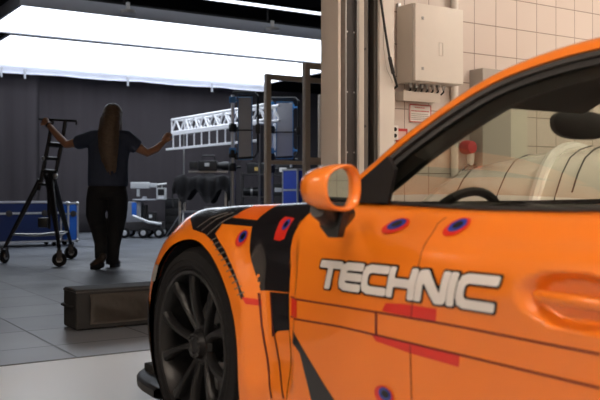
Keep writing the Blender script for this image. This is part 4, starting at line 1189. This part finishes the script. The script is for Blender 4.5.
for x in (-.40, -.05, .24):
    for y in (-.27, .27):
        w_ = MB().lathe([(0, -.035), (.06, -.035), (.095, -.03), (.10, 0), (.095, .03), (.06, .035), (0, .035)], 24, M=TR(x, y, .10) @ Matrix.Rotation(PI / 2, 4, 'X')).build('wheel', RUBBER, t)
        MB().lathe([(0, -.04), (.045, -.04), (.05, -.034), (.05, .034), (.045, .04), (0, .04)], 16, M=TR(x, y, .10) @ Matrix.Rotation(PI / 2, 4, 'X')).build('wheel_hub', PALE, w_)
t = thing('monitor_trolley', 'black upright trolley with drawers just right of the camera dolly', 'trolley', (6.98, 15.35, 0), -HEAD)
MB().box(-.14, .16, -.2, .2, .08, .74, .01).build('trolley_body', BLACKMET, t)
for k in range(4): MB().box(-.12, .14, -.215, -.199, .12 + .15 * k, .24 + .15 * k, .006).build('drawer', BLACKPL, t)
for x in (-.1, .12):
    for y in (-.15, .15): MB().lathe([(0, -.015), (.04, -.015), (.04, .015), (0, .015)], 16, M=TR(x, y, .04) @ Matrix.Rotation(PI / 2, 4, 'X')).build('castor_wheel', RUBBER, t)
t = thing('gear_case', 'small case with pale fittings on the floor right of the black trolley', 'case', (7.42, 15.6, 0), -HEAD)
MB().box(-.12, .12, -.15, .15, 0, .34, .02).build('case_body', BLACKMET, t); MB().box(-.08, .06, -.16, -.149, .2, .28, .004).build('case_plate', GREY, t); MB().tube([(-.06, 0, .34), (-.05, 0, .39), (.05, 0, .39), (.06, 0, .34)], .008, 8).build('case_handle', STEEL, t)

# ---- table covered with black cloth
t = thing('work_table', 'low table with metal legs under a black cloth, left of the lamp stands', 'table', (6.78, 13.6, 0), -HEAD)
MB().box(-.44, .44, -.35, .35, 1.08, 1.11, .005).build('tabletop', DARKSTEEL, t)
for x in (-.4, .4):
    for y in (-.3, .3): MB().box(x - .02, x + .02, y - .02, y + .02, 0, 1.08, .003).build('leg', STEEL, t)
mb = MB(); rows = []
random.seed(5)
for i in range(49):
    row = []
    for j in range(25):
        u = -1 + i / 24; v = -1 + j / 12
        x, y = u * .60, v * .52; ox = max(0, abs(x) - .455); oy = max(0, abs(y) - .37)
        z = .97 + .05 * math.sin(u * 5 + 1) * math.cos(v * 3) * (1 if ox + oy < .02 else .5) + .03 * math.sin(u * 11 + v * 7)
        z -= (ox + oy) * (2.2 + .9 * math.sin(u * 9) )
        x = max(-.475, min(.475, x)) + (.05 * math.sin(v * 9) * (ox > 0)); y = max(-.39, min(.39, y)) + (.03 * math.sin(u * 22) * (oy > 0))
        row.append((x, y, max(z, .962) if ox + oy < .01 else z))
    rows.append(row)
mb.sheet(rows, thick=.006); o = mb.build('table_cloth', mat('black_cloth', (.030, .028, .030), .85, noise=.2, bump=.3, bscale=10), ang=None)
o.location = (6.78, 13.6, .154); o.rotation_euler = (0, 0, -HEAD); tag(o, 'crumpled black cloth thrown over the low table left of the lamp stands', 'cloth')
t = thing('camera_rig', 'black film camera rig standing on the cloth-covered table', 'film camera', (6.86, 13.6, 1.218), -HEAD)
MB().box(-.18, .16, -.09, .09, .02, .20, .02).build('camera_body', BLACKMET, t)
MB().lathe([(0, 0), (.06, 0), (.062, .06), (.075, .09), (.078, .20), (.07, .20), (.06, .16), (0, .15)], 20, M=TR(.16, 0, .11) @ AX_X).build('lens', BLACKPL, t)
MB().box(-.34, -.20, -.06, .06, .05, .19, .02).build('battery', BLACKPL, t)
MB().tube([(-.12, 0, .20), (-.11, 0, .29), (.10, 0, .29), (.12, 0, .20)], .014, 8).build('handle', BLACKMET, t)
MB().box(-.36, .34, -.03, .03, -.01, .025, .004).build('base_rail', STEEL, t)
MB().box(-.06, .02, -.11, -.09, .10, .16, .004).build('side_display', PALE, t)
for i, (x, y, w_, h_, lab) in enumerate(((-.20, -.05, .26, .50, 'dark grey ribbed crate under the covered table, left one'), (.17, -.05, .30, .58, 'larger dark grey ribbed crate under the covered table, nearer the lamp stand'))):
    s_, c_ = math.sin(HEAD), math.cos(HEAD)
    t = thing('crate', lab, 'crate', (6.78 + c_ * x + s_ * y, 13.6 - s_ * x + c_ * y, 0), -HEAD)
    cm = mat('crate_blue_grey', (.07, .085, .12), .5, noise=.2)
    MB().box(-w_ / 2, w_ / 2, -.2, .2, 0, h_, .01).build('crate_body', cm, t)
    for k in range(5): MB().box(-w_ / 2 + .02 + k * w_ / 5.3, -w_ / 2 + .035 + k * w_ / 5.3, -.212, -.199, .03, h_ - .05, .003).build('rib', cm, t)
    MB().box(-w_ / 2 - .012, w_ / 2 + .012, -.212, .212, h_, h_ + .03, .006).build('crate_rim', GREY, t)

# ---- white lattice truss with its two stands
t = thing('truss', 'white lattice truss pointing at the person, resting on slim stands', 'truss', (6.78, 11.5, 2.0))
WH = mat('truss_white', (.80, .80, .83), .4, metal=.15, noise=.05)
L = 3.5
for x in (0, .27):
    for z in (0, .24): MB().tube([(x, 0, z), (x, L, z)], .024, 10).build('chord', WH, t)
for x in (0, .27):
    mb = MB(); n = 9
    for k in range(n):
        y0, y1 = L * k / n, L * (k + 1) / n; ym = (y0 + y1) / 2
        mb.tube([(x, y0, 0), (x, ym, .24)], .017, 8); mb.tube([(x, ym, .24), (x, y1, 0)], .017, 8)
    mb.build('lattice', WH, t)
for z in (0, .24):
    mb = MB()
    for k in range(9): mb.tube([(0, L * k / 9, z), (.27, L * (k + .5) / 9, z)], .010, 6); mb.tube([(.27, L * (k + .5) / 9, z), (0, L * (k + 1) / 9, z)], .010, 6)
    mb.build('lattice', WH, t)
MB().tube([(0, L, 0), (0, L, .24), (.27, L, .24), (.27, L, 0)], .02, 8, closed=True).build('end_frame', WH, t)
t = thing('ladder', 'white ladder hanging on edge below the lattice truss', 'ladder', (6.72, 11.6, 1.68))
for z in (0, .27): MB().box(-.012, .012, 0, 3.52, z - .022, z + .022, .004).build('rail', WH, t)
for k in range(11): MB().tube([(0, .2 + .3 * k, 0), (0, .2 + .3 * k, .27)], .014, 8).build('rung', WH, t)
for k, (y, lab) in enumerate(((14.75, 'slim grey stand under the far end of the truss'), (11.9, 'slim grey stand under the truss behind the first lamp panel'))):
    s = thing('truss_stand', lab, 'stand', (6.915, y, 0))
    MB().tube([(0, 0, .35), (0, 0, 1.972)], .018, 10).build('pole', STEEL, s)
    MB().box(-.16, .16, -.03, .03, 1.955, 1.976, .003).build('saddle', STEEL, s)
    for a in (0, 120, 240): MB().tube([(0, 0, .55), (.42 * math.cos(R(a)), .42 * math.sin(R(a)), .012)], .012, 8).build('leg', STEEL, s)
    MB().lathe([(0, 0), (.03, 0), (.03, .06), (0, .06)], 14, M=TR(0, 0, .52)).build('collar', BLACKMET, s)

# ---- lamp stands with flat panels and blue clamps
CL = mat('clamp_blue', (.06, .24, .55), .4, noise=.1)
PANELM = mat('panel_grey', (.50, .50, .53), .5, noise=.05)
def light_stand(label, loc, H, yoke=True, pw=.30, ph=.92, two=False, flip=1):
    t = thing('lamp_stand', label, 'lamp stand', (*loc, 0), -HEAD, 'lamp stands with blue clamps')
    MB().tube([(0, 0, .12), (0, 0, 1.30)], .034, 12).build('pole', STEEL, t)
    MB().tube([(0, 0, 1.30), (0, 0, H)], .026, 12).build('pole', ALU, t)
    for z in (1.18, 1.38, H - .55): MB().lathe([(0, 0), (.055, 0), (.06, .02), (.06, .10), (.05, .12), (0, .12)], 16, M=TR(0, 0, z)).tube([(.05, 0, z + .06), (.12, 0, z + .06)], .018, 8).build('clamp', BLACKMET, t)
    for z in (H - .12, H - .88): MB().box(-.05, .05, -.05, .05, z, z + .09, .01).box(-.05, .12 + pw * .0, -.02, .02, z + .02, z + .05, .005).build('clamp_block', CL, t)
    x0 = .09 * flip; x1 = (.09 + pw) * flip; a, c = min(x0, x1), max(x0, x1)
    p = MB().box(a, c, -.03, .03, H - .95, H - .05, .01).build('lamp_panel', PANELM, t)
    f = MB(); 
    for xx in (a - .012, c): f.box(xx, xx + .012, -.036, .036, H - .97, H - .03, .002)
    for zz in (H - .97, H - .04): f.box(a - .012, c + .012, -.036, .036, zz, zz + .012, .002)
    f.build('panel_frame', CL, p)
    MB().box(a - .03, c + .02, -.05, -.035, H - .54, H - .52, .004).build('panel_strap', BLACKMET, p)
    if yoke:
        yx = (c + .095) if flip > 0 else (a - .095)
        MB().tube([(0, -.02, H + .03), (yx - .05 * flip, -.02, H + .03), (yx, -.02, H - .02), (yx, -.02, H - .86), (yx - .05 * flip, -.02, H - .93), (0.03, -.02, H - .95)], .019, 10).build('yoke', BLACKMET, t)
        MB().box(yx - .035, yx + .035, -.06, .02, H - .58, H - .44, .01).build('yoke_knob', BLACKMET, t)
    for k, a in enumerate((30, 150, 270)):
        MB().tube([(0, 0, .50), (.50 * math.cos(R(a)), .50 * math.sin(R(a)), .03)], .018, 8).build('leg', STEEL, t)
        MB().blob((.50 * math.cos(R(a)), .50 * math.sin(R(a)), .022), (.03, .03, .022), u=10, v=8).build('foot', BLACKPL, t)
    MB().box(-.07, .07, -.07, .07, .42, .52, .02).build('collar', CL, t)
    return t
light_stand('lamp stand with grey panel and black yoke, left of the taupe frames', (6.05, 11.20), 2.32, pw=.19)
light_stand('lamp stand seen between the two taupe frames, left of its neighbour', (7.20, 12.0), 2.38, yoke=True, pw=.26, ph=.8)
light_stand('lamp stand seen between the two taupe frames, right of its neighbour', (8.0, 12.65), 2.44, yoke=False, pw=.24, flip=-1)
light_stand('lamp stand at the wall edge, behind the second taupe frame', (8.75, 12.0), 2.42, yoke=True, pw=.22)

# ---- taupe portal frames
TAU = mat('taupe_steel', (.62, .50, .39), .55, noise=.1)
def portal(label, loc, w, H, mid, d=.07):
    t = thing('portal_frame', label, 'frame', (*loc, 0), 0, 'taupe steel frames')
    for x in (0, w - d): MB().box(x, x + d, 0, d, 0, H, .004).build('post', TAU, t)
    for z, h in ((H - d, d), (mid, .05), (.10, .06)): MB().box(d, w - d, .008, d - .008, z, z + h, .003).build('crossbar', TAU, t)
    for x in (-.04, w - d - .02): MB().box(x, x + d + .06, -.18, d + .18, 0, .02, .004).build('foot_plate', TAU, t)
    return t
portal('taupe steel frame further left, its post beside the grey lamp panel', (5.66, 9.55), .98, 2.42, 1.24)
portal('taupe steel frame nearer the wall edge, tallest of the pair', (5.545, 8.45), 1.10, 2.42, 1.24)
portal('narrow taupe steel frame far behind, half hidden by the wall edge', (6.75, 9.9), .80, 2.25, 1.28)

# ---- blue cases behind the frames, dark shelf
flight_case('storage_case', 'tall plain blue case standing between the taupe frames', (7.10, 11.05, 0), .45, .45, 1.23, mat('case_royal', (.02, .06, .42), .5, noise=.1), wheels=False, balls=False)
t = thing('storage_case', 'blue tall cabinet at the wall edge behind the lamp stand', 'cabinet', (7.60, 10.45, 0))
MB().box(0, .5, 0, .4, 0.02, 1.85, .01).build('case_body', mat('case_royal', (.02, .06, .42), .5), t)
MB().box(.0, .5, -.01, .004, .9, .92, .002).build('case_seam', DARKSTEEL, t); MB().box(.42, .45, -.03, -.0, .95, 1.15, .006).build('handle', STEEL, t)
MB().box(-.01, .51, -.012, .41, 0, .03, .002).build('plinth', BLACKMET, t)
t = thing('equipment_rack', 'dark rack of black film equipment behind the first taupe frame', 'rack', (8.31, 13.95, 0), -HEAD)
for x in (-.5, .5):
    for y in (-.25, .25): MB().box(x - .02, x + .02, y - .02, y + .02, 0, 1.25, .003).build('post', DARKSTEEL, t)
for z in (.25, .75, 1.18): MB().box(-.52, .52, -.27, .27, z, z + .03, .004).build('shelf', DARKSTEEL, t)
def on_rack(x, y, z, nm, lab, cat, parts, group=None):
    s_, c_ = math.sin(HEAD), math.cos(HEAD)
    o = thing(nm, lab, cat, (8.31 + c_ * x + s_ * y, 13.95 - s_ * x + c_ * y, z), -HEAD, group)
    for n_, f, m_ in parts: f(MB()).build(n_, m_, o)
on_rack(-.30, -.02, .781, 'camera_lens', 'black cylindrical lens lying on the middle shelf of the dark rack', 'lens',
        [('barrel', lambda m: m.lathe([(0, -.17), (.075, -.17), (.08, -.1), (.07, -.02), (.085, .05), (.085, .17), (.07, .17), (.065, .12), (0, .12)], 24, M=TR(0, 0, .086) @ AX_X), BLACKMET), ('focus_ring', lambda m: m.lathe([(.071, -.04), (.082, -.04), (.082, .0), (.071, .0)], 24, M=TR(0, 0, .086) @ AX_X, closed=True), STEEL)])
on_rack(.22, -.02, .781, 'battery_pack', 'black battery pack with a pale label on the middle shelf of the dark rack', 'battery',
        [('pack_body', lambda m: m.box(-.16, .16, -.14, .14, 0, .24, .02), BLACKPL), ('label_plate', lambda m: m.box(-.10, .04, -.146, -.139, .08, .16, .002), PALE)])
on_rack(-.20, 0, 1.211, 'cable_box', 'box of cables with a yellow tag on top of the dark rack', 'box',
        [('box_body', lambda m: m.box(-.2, .2, -.18, .18, 0, .20, .02), BLACKPL), ('yellow_tag', lambda m: m.box(-.06, .02, -.188, -.179, .05, .12, .002), mat('tag_yellow', (.6, .40, .12), .5))])
on_rack(.28, 0, 1.211, 'paper_label_box', 'black box with white label on top of the dark rack', 'box',
        [('box_body', lambda m: m.box(-.14, .14, -.15, .15, 0, .16, .015), BLACKPL), ('white_label', lambda m: m.box(-.07, .07, -.156, -.149, .03, .11, .002), WHITEF)])
on_rack(-.05, 0, .281, 'toolbox', 'dark toolbox on the lowest shelf of the dark rack', 'toolbox',
        [('box_body', lambda m: m.box(-.36, .36, -.2, .2, 0, .30, .03), BLACKPL), ('lid', lambda m: m.box(-.36, .36, -.2, .2, .302, .36, .02), DARKSTEEL), ('handle', lambda m: m.tube([(-.1, 0, .36), (-.09, 0, .40), (.09, 0, .40), (.1, 0, .36)], .01, 8), STEEL)])

# ---- pale vehicle beyond the orange car, seen through its windows
t = thing('white_car', 'white rounded car with dark seams by the tiled wall, seen through the orange car', 'car', (0, 0, 0))
WP = mat('white_paint', (.90, .87, .80), .25, coat=1.0, noise=.01)
prof = [(3.505, .26), (3.51, .40), (3.52, .52), (3.56, .74), (3.68, .88), (3.86, 1.00), (4.06, 1.09), (4.35, 1.15), (4.75, 1.20), (5.3, 1.23), (6.0, 1.24), (6.6, 1.17), (7.1, 1.02), (7.5, .90), (7.9, .80), (8.05, .60), (8.08, .45)]
mb = MB(); rows = []
for i, (x, z) in enumerate(prof):
    row = []
    for k in range(21):
        s = -1 + 2 * k / 20; e = abs(s)
        hw = .80 * min(1, (.55 + (max(0, i - 2) + .6) * .16)) if i < 6 else (.80 if i < 14 else .74)
        y = 3.50 + hw * math.copysign(min(1, e * 1.18) if e < .85 else 1, s) * (1 - .12 * (1 if e < .7 else 0) * 0)
        zz = z - .10 * e ** 2.2 if e < .82 else (z - .07 - (z - .07 - .25) * ((e - .82) / .18))
        row.append((x, y, max(.25, zz)))
    rows.append(row)
mb.sheet(rows); mb.build('body', WP, t, ang=None)
MB().box(3.75, 7.9, 2.75, 4.25, .2, .30, .03).build('underbody', LINER, t)
def roof_z(x, y):
    z = 0
    for (xa, za), (xb, zb) in zip(prof, prof[1:]):
        if xa <= x <= xb: z = za + (zb - za) * (x - xa) / (xb - xa)
    e = min(.82, abs(y - 3.5) / .80 / 1.18); return z - .10 * e ** 2.2
for (xa, ya), (xb, yb), r_, m_, nm in (((3.62, 3.52), (4.75, 4.18), .004, TRIM, 'body_seam'), ((3.60, 3.22), (5.15, 4.10), .034, mat('bar_white', (.95, .93, .90), .25), 'reflection_bar'),  # thick pale bar: lamp reflection in the window glass, built as a white tube
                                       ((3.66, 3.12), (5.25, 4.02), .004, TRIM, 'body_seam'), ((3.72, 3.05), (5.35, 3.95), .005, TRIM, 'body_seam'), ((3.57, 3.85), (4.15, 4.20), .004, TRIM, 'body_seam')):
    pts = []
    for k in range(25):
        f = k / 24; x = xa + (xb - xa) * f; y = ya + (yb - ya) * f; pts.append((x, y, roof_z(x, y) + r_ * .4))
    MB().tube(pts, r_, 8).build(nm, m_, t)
for x in (4.25, 7.1):
    for y, sd in ((2.76, -1), (4.24, 1)):
        w_ = bpy.data.objects.new('wheel', None); COL.objects.link(w_); w_.parent = t; w_.location = (x, y, .31); w_.rotation_euler = (PI / 2 * (1 if sd < 0 else -1), 0, 0)
        MB().lathe([(.20, -.16), (.30, -.16), (.31, -.13), (.31, -.02), (.29, .01), (.20, .01)], 36, closed=True).build('tire', RUBBER, w_)
        MB().lathe([(0, -.02), (.05, -.0), (.06, -.03), (.17, -.02), (.205, .004), (.205, -.16), (0, -.16)], 36).build('rim', ALU, w_)
